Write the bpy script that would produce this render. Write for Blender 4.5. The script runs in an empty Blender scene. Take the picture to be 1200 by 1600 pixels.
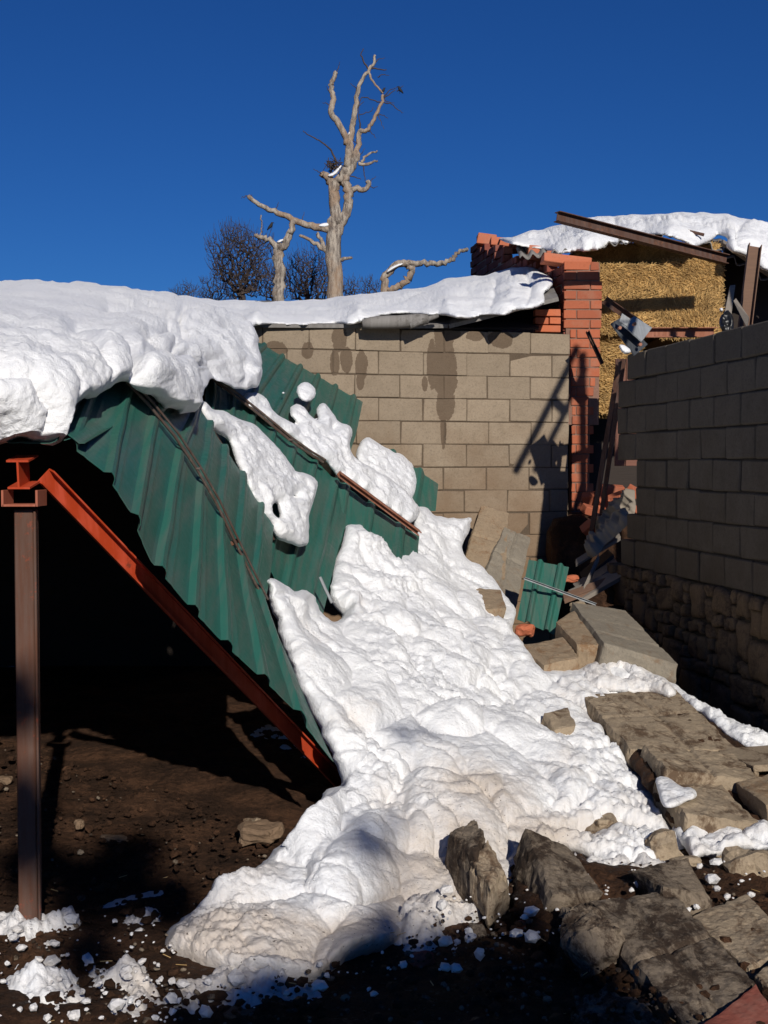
import bpy, math, random
import numpy as np
from mathutils import Vector
C = bpy.context.scene
col = C.collection

# ------------------------------------------------------------------ camera, world, sun, exposure
F = 2000.0                                   # focal length in pixels of a 1200 x 1600 frame
TH = math.atan(75 / F)                       # camera pitch (down)
EYE = 1.6
cam = bpy.data.cameras.new('camera'); cam_o = bpy.data.objects.new('camera', cam); col.objects.link(cam_o)
cam.sensor_fit = 'VERTICAL'; cam.sensor_height = 24; cam.lens = 24 * F / 1600
cam.clip_start = 0.05; cam.clip_end = 3000
cam_o.location = (0, 0, EYE); cam_o.rotation_euler = (math.pi / 2 - TH, 0, 0)
C.camera = cam_o
SUN_AZ = math.radians(12.4)                  # light travels this far left of +Y
SUN_EL = math.radians(26)
w = bpy.data.worlds.new('World'); C.world = w; w.use_nodes = True
nt = w.node_tree
sky = nt.nodes.new('ShaderNodeTexSky'); sky.sky_type = 'NISHITA'; sky.sun_disc = False
sky.sun_elevation = SUN_EL; sky.sun_rotation = math.pi - SUN_AZ
sky.altitude = 1200; sky.air_density = 1.0; sky.dust_density = 0.0; sky.ozone_density = 5.0
bg = nt.nodes['Background']; bg.inputs['Strength'].default_value = 0.052
hs = nt.nodes.new('ShaderNodeHueSaturation'); hs.inputs['Saturation'].default_value = 1.12; hs.inputs['Value'].default_value = 1.0
nt.links.new(sky.outputs[0], hs.inputs['Color'])
tn = nt.nodes.new('ShaderNodeMix'); tn.data_type = 'RGBA'; tn.blend_type = 'MULTIPLY'; tn.inputs[0].default_value = 1; tn.inputs[7].default_value = (.29, .60, 1.02, 1)
nt.links.new(hs.outputs[0], tn.inputs[6]); nt.links.new(tn.outputs[2], bg.inputs[0])
sun = bpy.data.lights.new('sun', 'SUN'); sun.energy = 4.3; sun.angle = math.radians(0.5); sun.color = (1, .95, .87)
sun_o = bpy.data.objects.new('sun', sun); col.objects.link(sun_o)
LDIR = Vector((-math.sin(SUN_AZ) * math.cos(SUN_EL), math.cos(SUN_AZ) * math.cos(SUN_EL), -math.sin(SUN_EL)))
sun_o.rotation_euler = LDIR.to_track_quat('-Z', 'Y').to_euler()
C.view_settings.view_transform = 'Standard'; C.view_settings.look = 'None'
C.view_settings.exposure = 0.0; C.view_settings.gamma = 1.0
C.render.engine = 'CYCLES'
C.cycles.max_bounces = 6; C.cycles.diffuse_bounces = 3

# ------------------------------------------------------------------ geometry helpers
cT, sT = math.cos(TH), math.sin(TH)
def P(px, py, d):
    """the point at distance d (metres along Y) seen at a pixel of the 1200 x 1600 photograph"""
    u = 800 - py
    ry = cT * F + sT * u; rz = -sT * F + cT * u; rx = px - 600
    k = d / ry
    return np.array([rx * k, d, EYE + rz * k])
def Parr(px, py, d):
    u = 800 - py
    ry = cT * F + sT * u; rz = -sT * F + cT * u; rx = px - 600
    k = d / ry
    return np.stack([rx * k, d + 0 * k, EYE + rz * k], -1)
def on_plane(px, py, p0, n):
    a = P(px, py, 1.0) - np.array([0, 0, EYE]); o = np.array([0, 0, EYE])
    t = np.dot(np.array(p0) - o, n) / np.dot(a, n)
    return o + a * t
def V(a): return Vector((float(a[0]), float(a[1]), float(a[2])))
def norm(v):
    v = np.asarray(v, float); return v / (np.linalg.norm(v) + 1e-12)

def tag(o, label=None, cat=None, group=None, kind=None):
    if label: o['label'] = label
    if cat: o['category'] = cat
    if group: o['group'] = group
    if kind: o['kind'] = kind
    return o
def empty(name, loc, label, cat, group=None):
    o = bpy.data.objects.new(name, None); col.objects.link(o); o.location = V(loc)
    o.empty_display_size = .1
    return tag(o, label, cat, group)
def mk(name, verts, faces, mat, parent=None, smooth=False, attrs=None):
    me = bpy.data.meshes.new(name)
    vl = [tuple(map(float, v)) for v in verts]
    if parent is not None:
        L = parent_world(parent); vl = [(v[0] - L[0], v[1] - L[1], v[2] - L[2]) for v in vl]
        org = None
    else:
        a = np.array(vl); org = np.array([a[:, 0].mean(), a[:, 1].mean(), a[:, 2].min()])
        vl = [tuple(v) for v in (a - org)]
    me.from_pydata(vl, [], [tuple(int(i) for i in f) for f in faces])
    me.validate(); me.update()
    if smooth:
        me.polygons.foreach_set('use_smooth', [True] * len(me.polygons))
    if attrs:
        for k, arr in attrs.items():
            at = me.attributes.new(k, 'FLOAT', 'POINT'); at.data.foreach_set('value', np.asarray(arr, dtype=np.float32))
    me.materials.append(mat)
    o = bpy.data.objects.new(name, me); col.objects.link(o)
    if parent is not None: o.parent = parent
    else: o.location = V(org)
    return o
def parent_world(p):
    L = np.zeros(3)
    while p is not None:
        L = L + np.array(p.location); p = p.parent
    return L

class MB:
    """collects shapes that become ONE mesh"""
    def __init__(s): s.v = []; s.f = []
    def add(s, v, f):
        b = len(s.v); s.v += [tuple(map(float, a)) for a in v]; s.f += [tuple(int(i) + b for i in q) for q in f]
    def box(s, c, ax, ay, az):
        c, ax, ay, az = map(np.asarray, (c, ax, ay, az))
        v = [c + i * ax + j * ay + k * az for i in (-1, 1) for j in (-1, 1) for k in (-1, 1)]
        s.add(v, [(0, 1, 3, 2), (4, 6, 7, 5), (0, 4, 5, 1), (2, 3, 7, 6), (0, 2, 6, 4), (1, 5, 7, 3)])
    def cbox(s, c, ax, ay, az, ch=.004, jit=0.0, rs=None):
        """chamfered box; half axes ax, ay, az"""
        c, ax, ay, az = map(lambda a: np.asarray(a, float), (c, ax, ay, az))
        L = [np.linalg.norm(a) for a in (ax, ay, az)]; U = [a / l for a, l in zip((ax, ay, az), L)]
        vs = []; idx = {}
        for i in (-1, 1):
            for j in (-1, 1):
                for k in (-1, 1):
                    e = (rs.normal(size=3) * jit) if (rs is not None and jit) else 0
                    for a in range(3):
                        sgn = (i, j, k); p = c + e
                        for b in range(3):
                            p = p + U[b] * sgn[b] * (L[b] if b == a else max(L[b] - ch, L[b] * .5))
                        idx[(i, j, k, a)] = len(vs); vs.append(p)
        fs = []
        for a in range(3):
            b, d = (a + 1) % 3, (a + 2) % 3
            for sg in (-1, 1):
                q = []
                for (m, n) in ((-1, -1), (1, -1), (1, 1), (-1, 1)):
                    t = [0, 0, 0]; t[a] = sg; t[b] = m; t[d] = n; q.append(idx[(t[0], t[1], t[2], a)])
                fs.append(q if sg > 0 else q[::-1])
        for a in range(3):      # edges along axis a
            b, d = (a + 1) % 3, (a + 2) % 3
            for m in (-1, 1):
                for n in (-1, 1):
                    def g(sa, face):
                        t = [0, 0, 0]; t[a] = sa; t[b] = m; t[d] = n; return idx[(t[0], t[1], t[2], face)]
                    q = [g(-1, b), g(1, b), g(1, d), g(-1, d)]
                    fs.append(q if m * n < 0 else q[::-1])
        for i in (-1, 1):
            for j in (-1, 1):
                for k in (-1, 1):
                    q = [idx[(i, j, k, 0)], idx[(i, j, k, 1)], idx[(i, j, k, 2)]]
                    fs.append(q if i * j * k > 0 else q[::-1])
        s.add(vs, fs)
    def tube(s, pts, rad, n=8, cap=True, wob=0, rs=None):
        pts = [np.asarray(p, float) for p in pts]
        if np.isscalar(rad): rad = [rad] * len(pts)
        prev = None; rings = []
        for i, p in enumerate(pts):
            t = norm(pts[min(i + 1, len(pts) - 1)] - pts[max(i - 1, 0)])
            if prev is None:
                a = np.array([0, 0, 1.0]) if abs(t[2]) < .9 else np.array([1.0, 0, 0])
                u = norm(np.cross(t, a))
            else: u = norm(prev - t * np.dot(prev, t))
            prev = u; v = np.cross(t, u)
            r = []
            for k in range(n):
                an = 2 * math.pi * k / n
                rr = rad[i] * (1 + (wob * rs.normal() if wob and rs is not None else 0))
                r.append(p + rr * (math.cos(an) * u + math.sin(an) * v))
            rings.append(r)
        vs = [q for r in rings for q in r]; fs = []
        for i in range(len(rings) - 1):
            for k in range(n):
                a = i * n + k; b = i * n + (k + 1) % n
                fs.append((a, b, b + n, a + n))
        if cap:
            fs.append(tuple(range(n))[::-1]); fs.append(tuple((len(rings) - 1) * n + k for k in range(n)))
        s.add(vs, fs)
    def build(s, name, mat, parent=None, smooth=False):
        return mk(name, s.v, s.f, mat, parent, smooth)

def extrude_profile(name, prof, a, b, up, mat, parent=None):
    """closed 2D profile (x sideways, y up) swept from a to b"""
    a, b = np.asarray(a, float), np.asarray(b, float); t = norm(b - a)
    side = norm(np.cross(t, up)); upv = norm(np.cross(side, t))
    n = len(prof); m = MB()
    v = [a + side * x + upv * y for x, y in prof] + [b + side * x + upv * y for x, y in prof]
    f = [(i, (i + 1) % n, n + (i + 1) % n, n + i) for i in range(n)] + [tuple(range(n))[::-1], tuple(range(n, 2 * n))]
    m.add(v, f)
    return m.build(name, mat, parent)
def I_prof(h, wd, t=.007):
    return [(-wd/2, 0), (wd/2, 0), (wd/2, t), (t/2, t), (t/2, h - t), (wd/2, h - t), (wd/2, h), (-wd/2, h), (-wd/2, h - t), (-t/2, h - t), (-t/2, t), (-wd/2, t)]
def C_prof(h, wd, t=.006):
    return [(0, 0), (wd, 0), (wd, t), (t, t), (t, h - t), (wd, h - t), (wd, h), (0, h)]

# ------------------------------------------------------------------ numpy noise
def _h(ix, iy, iz, s=0):
    n = (ix.astype(np.int64) * 374761393 + iy.astype(np.int64) * 668265263 + iz.astype(np.int64) * 2147483647 + s * 974634777) & 0xffffffff
    n = ((n ^ (n >> 13)) * 1274126177) & 0xffffffff
    n = ((n ^ (n >> 16)) * 2246822519) & 0xffffffff
    return ((n ^ (n >> 15)) & 0xffffff) / float(0xffffff)
def vnoise(p, s=0):
    f = np.floor(p); i = f.astype(np.int64); t = p - f; t = t * t * t * (t * (t * 6 - 15) + 10); r = 0
    for dx in (0, 1):
        for dy in (0, 1):
            for dz in (0, 1):
                wgt = (t[..., 0] if dx else 1 - t[..., 0]) * (t[..., 1] if dy else 1 - t[..., 1]) * (t[..., 2] if dz else 1 - t[..., 2])
                r = r + wgt * _h(i[..., 0] + dx, i[..., 1] + dy, i[..., 2] + dz, s)
    return r * 2 - 1
def fbm(p, o=4, s=0, g=.5):
    r = 0; a = 1.0; tot = 0
    for k in range(o):
        r = r + a * vnoise(p * (2 ** k) + 17.3 * k, s + k); tot += a; a *= g
    return r / tot
def cells(p, s=0):
    f = np.floor(p); i = f.astype(np.int64)
    d1 = np.full(p.shape[:-1], 9.0); d2 = d1.copy(); hid = d1 * 0
    for dx in (-1, 0, 1):
        for dy in (-1, 0, 1):
            for dz in (-1, 0, 1):
                a, b, c = i[..., 0] + dx, i[..., 1] + dy, i[..., 2] + dz
                q = np.stack([a + _h(a, b, c, s), b + _h(a, b, c, s + 1), c + _h(a, b, c, s + 2)], -1)
                d = np.sqrt(((q - p) ** 2).sum(-1))
                hv = _h(a, b, c, s + 3)
                hid = np.where(d < d1, hv, hid)
                d2 = np.minimum(d2, np.maximum(d, d1)); d1 = np.minimum(d1, d)
    return d1, d2, hid
def lumps(p, s=0):
    """rounded clods with creases between them: 0..1"""
    q = p + .35 * np.stack([vnoise(p * 1.3, s + 5), vnoise(p * 1.3 + 9, s + 6), vnoise(p * 1.3 + 19, s + 7)], -1)
    d1, d2, h = cells(q, s)
    return np.sqrt(np.clip(d2 - d1, 0, 1)) * (.55 + .45 * h)

# ------------------------------------------------------------------ materials
def newmat(name):
    m = bpy.data.materials.new(name); m.use_nodes = True; t = m.node_tree
    return m, t, t.nodes['Principled BSDF']
def nd(t, typ, **kw):
    n = t.nodes.new(typ)
    for k, v in kw.items():
        if k.startswith('i_'):
            k2 = k[2:]
            n.inputs[int(k2) if k2.isdigit() else k2.replace('_', ' ')].default_value = v
        else: setattr(n, k, v)
    return n
def noise(t, vec, scale, detail=6, rough=.6, dist=0):
    n = nd(t, 'ShaderNodeTexNoise', i_Scale=scale, i_Detail=detail, i_Roughness=rough, i_Distortion=dist); t.links.new(vec, n.inputs['Vector']); return n.outputs['Fac']
def ramp(t, fac, stops):
    n = t.nodes.new('ShaderNodeValToRGB'); el = n.color_ramp.elements
    while len(el) < len(stops): el.new(.5)
    for e, (p, c) in zip(el, stops):
        e.position = p; e.color = (c, c, c, 1) if np.isscalar(c) else (*c, 1)
    t.links.new(fac, n.inputs[0]); return n.outputs[0]
def mix(t, fac, a, b, mode='MIX'):
    n = t.nodes.new('ShaderNodeMix'); n.data_type = 'RGBA'; n.blend_type = mode
    for sock, v in ((n.inputs[0], fac), (n.inputs[6], a), (n.inputs[7], b)):
        if hasattr(v, 'is_output'): t.links.new(v, sock)
        elif np.isscalar(v): sock.default_value = v
        else: sock.default_value = (*v, 1)
    return n.outputs[2]
def mth(t, op, a, b=None, clamp=False):
    n = t.nodes.new('ShaderNodeMath'); n.operation = op; n.use_clamp = clamp
    for i, v in enumerate((a, b)):
        if v is None: continue
        if hasattr(v, 'is_output'): t.links.new(v, n.inputs[i])
        else: n.inputs[i].default_value = v
    return n.outputs[0]
def pos(t): return t.nodes.new('ShaderNodeNewGeometry').outputs['Position']
def island(t): return t.nodes.new('ShaderNodeNewGeometry').outputs['Random Per Island']
def objv(t): return t.nodes.new('ShaderNodeTexCoord').outputs['Object']
def scalev(t, v, s):
    n = t.nodes.new('ShaderNodeMapping'); n.inputs['Scale'].default_value = s; t.links.new(v, n.inputs[0]); return n.outputs[0]
def bump(t, b, h, strength=.5, dist=.01):
    n = nd(t, 'ShaderNodeBump', i_Strength=strength, i_Distance=dist); t.links.new(h, n.inputs['Height']); t.links.new(n.outputs[0], b.inputs['Normal']); return n
def attr(t, name):
    n = t.nodes.new('ShaderNodeAttribute'); n.attribute_name = name; return n.outputs['Fac']
def setc(t, b, c): t.links.new(c, b.inputs['Base Color'])

def snow_mat(name, clean=True):
    m, t, b = newmat(name); p = pos(t)
    basec = (.90, .895, .89)
    n1 = noise(t, p, 2.5, 6, .65); n2 = noise(t, p, 14, 6, .7); n3 = noise(t, p, 45, 4, .6)
    c = mix(t, ramp(t, n1, [(.35, 0), (.7, 1)]), basec, (.84, .845, .86))
    if not clean:
        d = attr(t, 'dirt')
        brown = mix(t, n2, (.36, .26, .18), (.66, .56, .45))
        f = mth(t, 'MULTIPLY', d, 1.0)
        f = mth(t, 'ADD', f, mth(t, 'MULTIPLY', mth(t, 'SUBTRACT', n1, .5), 1.1))
        f = mth(t, 'ADD', f, mth(t, 'MULTIPLY', mth(t, 'SUBTRACT', n2, .5), .8))
        f1 = ramp(t, f, [(.12, 0), (.85, .75)])
        c = mix(t, f1, c, brown)
        g = mth(t, 'ADD', mth(t, 'MULTIPLY', d, .55), n2)
        g2 = ramp(t, mth(t, 'ADD', g, mth(t, 'MULTIPLY', mth(t, 'SUBTRACT', n3, .5), .7)), [(1.03, 0), (1.11, .85)])
        c = mix(t, g2, c, (.10, .065, .042))
        sp_ = mth(t, 'ADD', noise(t, p, 75, 3, .6), mth(t, 'MULTIPLY', d, .10))
        c = mix(t, ramp(t, sp_, [(.735, 0), (.765, .9)]), c, (.05, .035, .025))
    setc(t, b, c); b.inputs['Roughness'].default_value = .55
    b.inputs['Specular IOR Level'].default_value = .25
    b.inputs['Subsurface Weight'].default_value = 0.0
    hh = mth(t, 'ADD', mth(t, 'MULTIPLY', noise(t, p, 22, 8, .72), 1.0), mth(t, 'MULTIPLY', n3, .35))
    bump(t, b, hh, .65, .03)
    return m
M = {}
M['snow'] = snow_mat('clean_snow'); M['dirty_snow'] = snow_mat('dirty_snow', False)

def concrete(name, a, bcol, dirt=(.16, .10, .06), dirt_amt=0.0, zdirt=None, stains=None, isl=.35, rot=None):
    m, t, b = newmat(name); p = pos(t)
    if rot is None: q = p
    n1 = noise(t, p, 3.0, 6, .6); n2 = noise(t, p, 60, 4, .8); n3 = noise(t, p, 11, 6, .7)
    r = island(t)
    c = mix(t, n1, a, bcol)
    c = mix(t, mth(t, 'MULTIPLY', r, isl), c, tuple(x * .62 for x in a))
    c = mix(t, ramp(t, n3, [(.45, 0), (.75, .45)]), c, tuple(x * .68 for x in bcol))
    c = mix(t, ramp(t, n2, [(.5, 0), (.72, .55)]), c, tuple(x * .45 for x in bcol))
    if zdirt:
        z0, z1 = zdirt
        sp = t.nodes.new('ShaderNodeSeparateXYZ'); t.links.new(p, sp.inputs[0])
        zf = mth(t, 'DIVIDE', mth(t, 'SUBTRACT', z1, sp.outputs[2]), z1 - z0)
        zf = mth(t, 'ADD', zf, mth(t, 'MULTIPLY', mth(t, 'SUBTRACT', n1, .5), 1.4))
        c = mix(t, mth(t, 'MULTIPLY', mth(t, 'MAXIMUM', mth(t, 'MINIMUM', zf, 1), 0), .75), c, dirt)
    if dirt_amt:
        sm = noise(t, scalev(t, p, (1.0, .55, 1.0)), 7.5, 9, .74, .6); sm2 = noise(t, p, 34, 6, .75)
        sm = mth(t, 'ADD', mth(t, 'MULTIPLY', sm, .8), mth(t, 'MULTIPLY', sm2, .25))
        c = mix(t, ramp(t, sm, [(.60 - .12 * dirt_amt, 0), (.70 - .13 * dirt_amt, .92)]), c, dirt)
        c = mix(t, ramp(t, sm2, [(.60, 0), (.68, .5)]), c, tuple(min(.7, x * 1.5) for x in a))
    if stains:
        # wet run-down marks: ellipses in the wall's own x / z, edges broken by noise
        sp = t.nodes.new('ShaderNodeSeparateXYZ'); t.links.new(p, sp.inputs[0])
        wob = mth(t, 'MULTIPLY', mth(t, 'SUBTRACT', noise(t, p, 5, 9, .78), .5), 1.7)
        tot = None
        for (x, z, rx, rz) in stains:
            dx = mth(t, 'DIVIDE', mth(t, 'SUBTRACT', sp.outputs[0], x), rx); dz = mth(t, 'DIVIDE', mth(t, 'SUBTRACT', sp.outputs[2], z), rz)
            e = mth(t, 'ADD', mth(t, 'MULTIPLY', dx, dx), mth(t, 'MULTIPLY', dz, dz))
            k = mth(t, 'LESS_THAN', mth(t, 'ADD', e, mth(t, 'MULTIPLY', wob, 1.6)), 1.0)
            tot = k if tot is None else mth(t, 'MAXIMUM', tot, k)
        c = mix(t, mth(t, 'MULTIPLY', tot, .72), c, (.085, .055, .035))
    setc(t, b, c); b.inputs['Roughness'].default_value = .93; b.inputs['Specular IOR Level'].default_value = .15
    hh = mth(t, 'ADD', mth(t, 'MULTIPLY', n2, .7), n3)
    bump(t, b, hh, .8, .008)
    return m

def metal_paint(name, a, bcol, wear, rough=.42, wear_amt=.5, scl=3, metallic=0.0, streak=None):
    m, t, b = newmat(name); p = pos(t)
    n1 = noise(t, p, scl, 6, .65); n2 = noise(t, p, 30, 6, .75); n3 = noise(t, scalev(t, p, (14, 1.2, 1.2)), 2.2, 5, .6)
    c = mix(t, n1, a, bcol)
    c = mix(t, ramp(t, n3, [(.42, 0), (.66, .7)]), c, streak or tuple(min(1, x * 1.5 + .03) for x in bcol))
    f = mth(t, 'ADD', mth(t, 'MULTIPLY', n1, .6), mth(t, 'MULTIPLY', n2, .7))
    c = mix(t, ramp(t, f, [(.86 - .35 * wear_amt, 0), (.98 - .25 * wear_amt, .9)]), c, wear)
    setc(t, b, c); b.inputs['Metallic'].default_value = metallic
    t.links.new(ramp(t, n2, [(.3, rough - .08), (.8, rough + .2)]), b.inputs['Roughness']); b.inputs['Specular IOR Level'].default_value = .3
    bump(t, b, n1, .15, .01)
    return m
M['green'] = metal_paint('green_painted_sheet', (.022, .105, .078), (.030, .125, .095), (.19, .20, .16), .42, .12, 2.5, streak=(.085, .115, .095))
M['red'] = metal_paint('red_oxide_steel', (.44, .048, .010), (.36, .04, .010), (.12, .035, .02), .6, .25, 9)
M['rust'] = metal_paint('rusty_steel', (.10, .042, .025), (.055, .030, .022), (.20, .085, .045), .75, .5, 7)
M['rust_light'] = metal_paint('orange_rust_steel', (.30, .115, .065), (.24, .10, .06), (.12, .06, .04), .8, .4, 9)
M['post'] = metal_paint('worn_steel_post', (.135, .050, .026), (.060, .034, .023), (.34, .06, .022), .65, .35, 3)
M['rod'] = metal_paint('thin_rusty_bar', (.10, .055, .035), (.06, .045, .04), (.26, .20, .15), .5, .5, 8)
M['galv'] = metal_paint('grey_galvanised_plate', (.27, .28, .28), (.20, .21, .22), (.12, .10, .09), .5, .2, 6)
M['asb'] = metal_paint('grey_fibre_cement', (.22, .20, .18), (.15, .14, .13), (.08, .07, .06), .9, .5, 4)
def wood_mat(name, a, bc):
    m, t, b = newmat(name); p = objv(t); n1 = noise(t, scalev(t, p, (3, 3, 30)), 2, 6, .6, .5)
    setc(t, b, mix(t, n1, a, bc)); b.inputs['Roughness'].default_value = .85; bump(t, b, n1, .5, .006); return m
M['wood'] = wood_mat('weathered_wood', (.19, .105, .065), (.10, .058, .04))
M['grey_wood'] = wood_mat('grey_wood', (.27, .23, .19), (.15, .13, .11))
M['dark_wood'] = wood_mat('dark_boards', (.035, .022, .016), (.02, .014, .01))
def brick_mat(name, a, bc, c3):
    m, t, b = newmat(name); p = pos(t); n1 = noise(t, p, 6, 6, .65); n2 = noise(t, p, 50, 4, .7)
    r = island(t)
    c = mix(t, r, a, bc); c = mix(t, ramp(t, n1, [(.5, 0), (.72, .6)]), c, c3); c = mix(t, ramp(t, n2, [(.55, 0), (.8, .5)]), c, tuple(x * .4 for x in a))
    setc(t, b, c); b.inputs['Roughness'].default_value = .9; b.inputs['Specular IOR Level'].default_value = .15
    bump(t, b, mth(t, 'ADD', n1, mth(t, 'MULTIPLY', n2, .5)), .6, .006); return m
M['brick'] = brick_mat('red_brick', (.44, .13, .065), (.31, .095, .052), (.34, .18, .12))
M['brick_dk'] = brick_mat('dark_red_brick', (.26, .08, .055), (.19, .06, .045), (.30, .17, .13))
M['mortar'] = concrete('lime_mortar', (.40, .33, .26), (.30, .24, .19))
M['block'] = M['rblock'] = None
def straw_mat():
    m, t, b = newmat('golden_straw'); r = island(t); p = pos(t)
    c = mix(t, r, (.80, .54, .225), (.46, .29, .11)); c = mix(t, ramp(t, noise(t, p, 5, 5, .6), [(.4, 0), (.75, .6)]), c, (.17, .095, .04))
    setc(t, b, c); b.inputs['Roughness'].default_value = .6; return m
M['straw'] = straw_mat()
def straw_base():
    m, t, b = newmat('packed_straw'); p = pos(t); n1 = noise(t, scalev(t, p, (8, 8, 1.5)), 9, 6, .7)
    setc(t, b, ramp(t, n1, [(.35, (.05, .026, .008)), (.6, (.40, .23, .065))])); b.inputs['Roughness'].default_value = .9; bump(t, b, n1, 1, .03); return m
M['straw_base'] = straw_base()
def mud_mat():
    m, t, b = newmat('wet_dark_mud'); p = pos(t)
    n1 = noise(t, p, 3.2, 8, .65); n2 = noise(t, p, 26, 8, .75); n3 = noise(t, p, 120, 3, .7)
    c = ramp(t, mth(t, 'ADD', mth(t, 'MULTIPLY', n1, .55), mth(t, 'MULTIPLY', n2, .5)), [(.36, (.014, .008, .005)), (.52, (.062, .031, .017)), (.70, (.19, .092, .048))])
    c = mix(t, ramp(t, n3, [(.66, 0), (.78, .6)]), c, (.16, .10, .06))
    setc(t, b, c); t.links.new(ramp(t, n2, [(.36, .35), (.5, .95)]), b.inputs['Roughness'])
    b.inputs['Specular IOR Level'].default_value = .16
    bump(t, b, mth(t, 'ADD', n2, mth(t, 'MULTIPLY', n3, .25)), 1.0, .04); return m
M['mud'] = mud_mat()
def bark_mat(name, a, bc, c3):
    m, t, b = newmat(name); p = pos(t); n1 = noise(t, scalev(t, p, (1, 1, .22)), 13, 8, .75); n2 = noise(t, p, 1.3, 5, .7)
    c = mix(t, ramp(t, n1, [(.42, 0), (.56, 1)]), a, bc); c = mix(t, ramp(t, n2, [(.48, 0), (.62, .8)]), c, c3)
    setc(t, b, c); b.inputs['Roughness'].default_value = .9; bump(t, b, n1, 1, .05); return m
M['bark'] = bark_mat('pale_dead_bark', (.15, .12, .10), (.44, .38, .31), (.33, .22, .14))
M['twig'] = bark_mat('dark_twigs', (.045, .030, .025), (.085, .06, .05), (.06, .045, .04))
def flat_mat(name, c, r=.8):
    m, t, b = newmat(name); n1 = noise(t, objv(t), 12, 4, .6)
    setc(t, b, mix(t, n1, c, tuple(x * .6 for x in c))); b.inputs['Roughness'].default_value = r; return m
M['black'] = flat_mat('black_feathers', (.012, .012, .014)); M['blackplastic'] = flat_mat('black_plastic', (.012, .012, .012), .4)
M['tarp'] = flat_mat('dirty_grey_tarpaulin', (.30, .25, .19), .7)
M['leaf'] = flat_mat('shade_clump_leaves', (.04, .07, .03)); M['ice'] = flat_mat('ice', (.6, .65, .7), .15)

# ------------------------------------------------------------------ image-outlined but truly 3D sheets of snow and earth
def rough_poly(poly, amp, step=6, seed=1, closed=True):
    out = []; n = len(poly); L = 0
    for i in range(n if closed else n - 1):
        a = np.array(poly[i], float); b = np.array(poly[(i + 1) % n], float)
        m = max(1, int(np.linalg.norm(b - a) / step))
        for k in range(m): out.append(a + (b - a) * k / m)
    out = np.array(out)
    # smooth corners, then wobble
    for _ in range(2): out = (np.roll(out, 1, 0) + out * 2 + np.roll(out, -1, 0)) / 4
    q = np.concatenate([out / 18.0, np.zeros((len(out), 1))], 1)
    wob = np.stack([fbm(q, 4, seed, .6), fbm(q + 31, 4, seed + 9, .6)], 1) * amp * 2
    return out + wob
def dist_poly(pts, poly):
    a = poly; b = np.roll(poly, -1, 0); best = np.full(len(pts), 1e9); near = np.zeros_like(pts)
    inside = np.zeros(len(pts), bool)
    for i in range(len(a)):
        ab = b[i] - a[i]; t = np.clip(((pts - a[i]) @ ab) / (ab @ ab + 1e-9), 0, 1)
        q = a[i] + t[:, None] * ab; d = np.sqrt(((pts - q) ** 2).sum(1)); m = d < best
        best[m] = d[m]; near[m] = q[m]
        c = ((a[i][1] > pts[:, 1]) != (b[i][1] > pts[:, 1]))
        xx = a[i][0] + (pts[:, 1] - a[i][1]) / (b[i][1] - a[i][1] + 1e-12) * (b[i][0] - a[i][0])
        inside ^= c & (pts[:, 0] < xx)
    return best, near, inside
def tps(ctrl):
    c = np.array(ctrl, float); X = c[:, :2] / 400; y = 1 / c[:, 2]
    def k(r): return r
    D = np.sqrt(((X[:, None] - X[None]) ** 2).sum(-1)); n = len(X)
    A = np.zeros((n + 3, n + 3)); A[:n, :n] = k(D) - np.eye(n) * 1e-3; A[:n, n] = 1; A[:n, n + 1:] = X; A[n, :n] = 1; A[n + 1:, :n] = X.T
    wv = np.linalg.solve(A, np.concatenate([y, np.zeros(3)]))
    def f(px, py):
        q = np.stack([px, py], -1) / 400; r = 0
        for i in range(n): r = r + wv[i] * k(np.sqrt(((q - X[i]) ** 2).sum(-1)))
        return 1 / np.maximum(r + wv[n] + q @ wv[n + 1:], .02)
    return f
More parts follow.
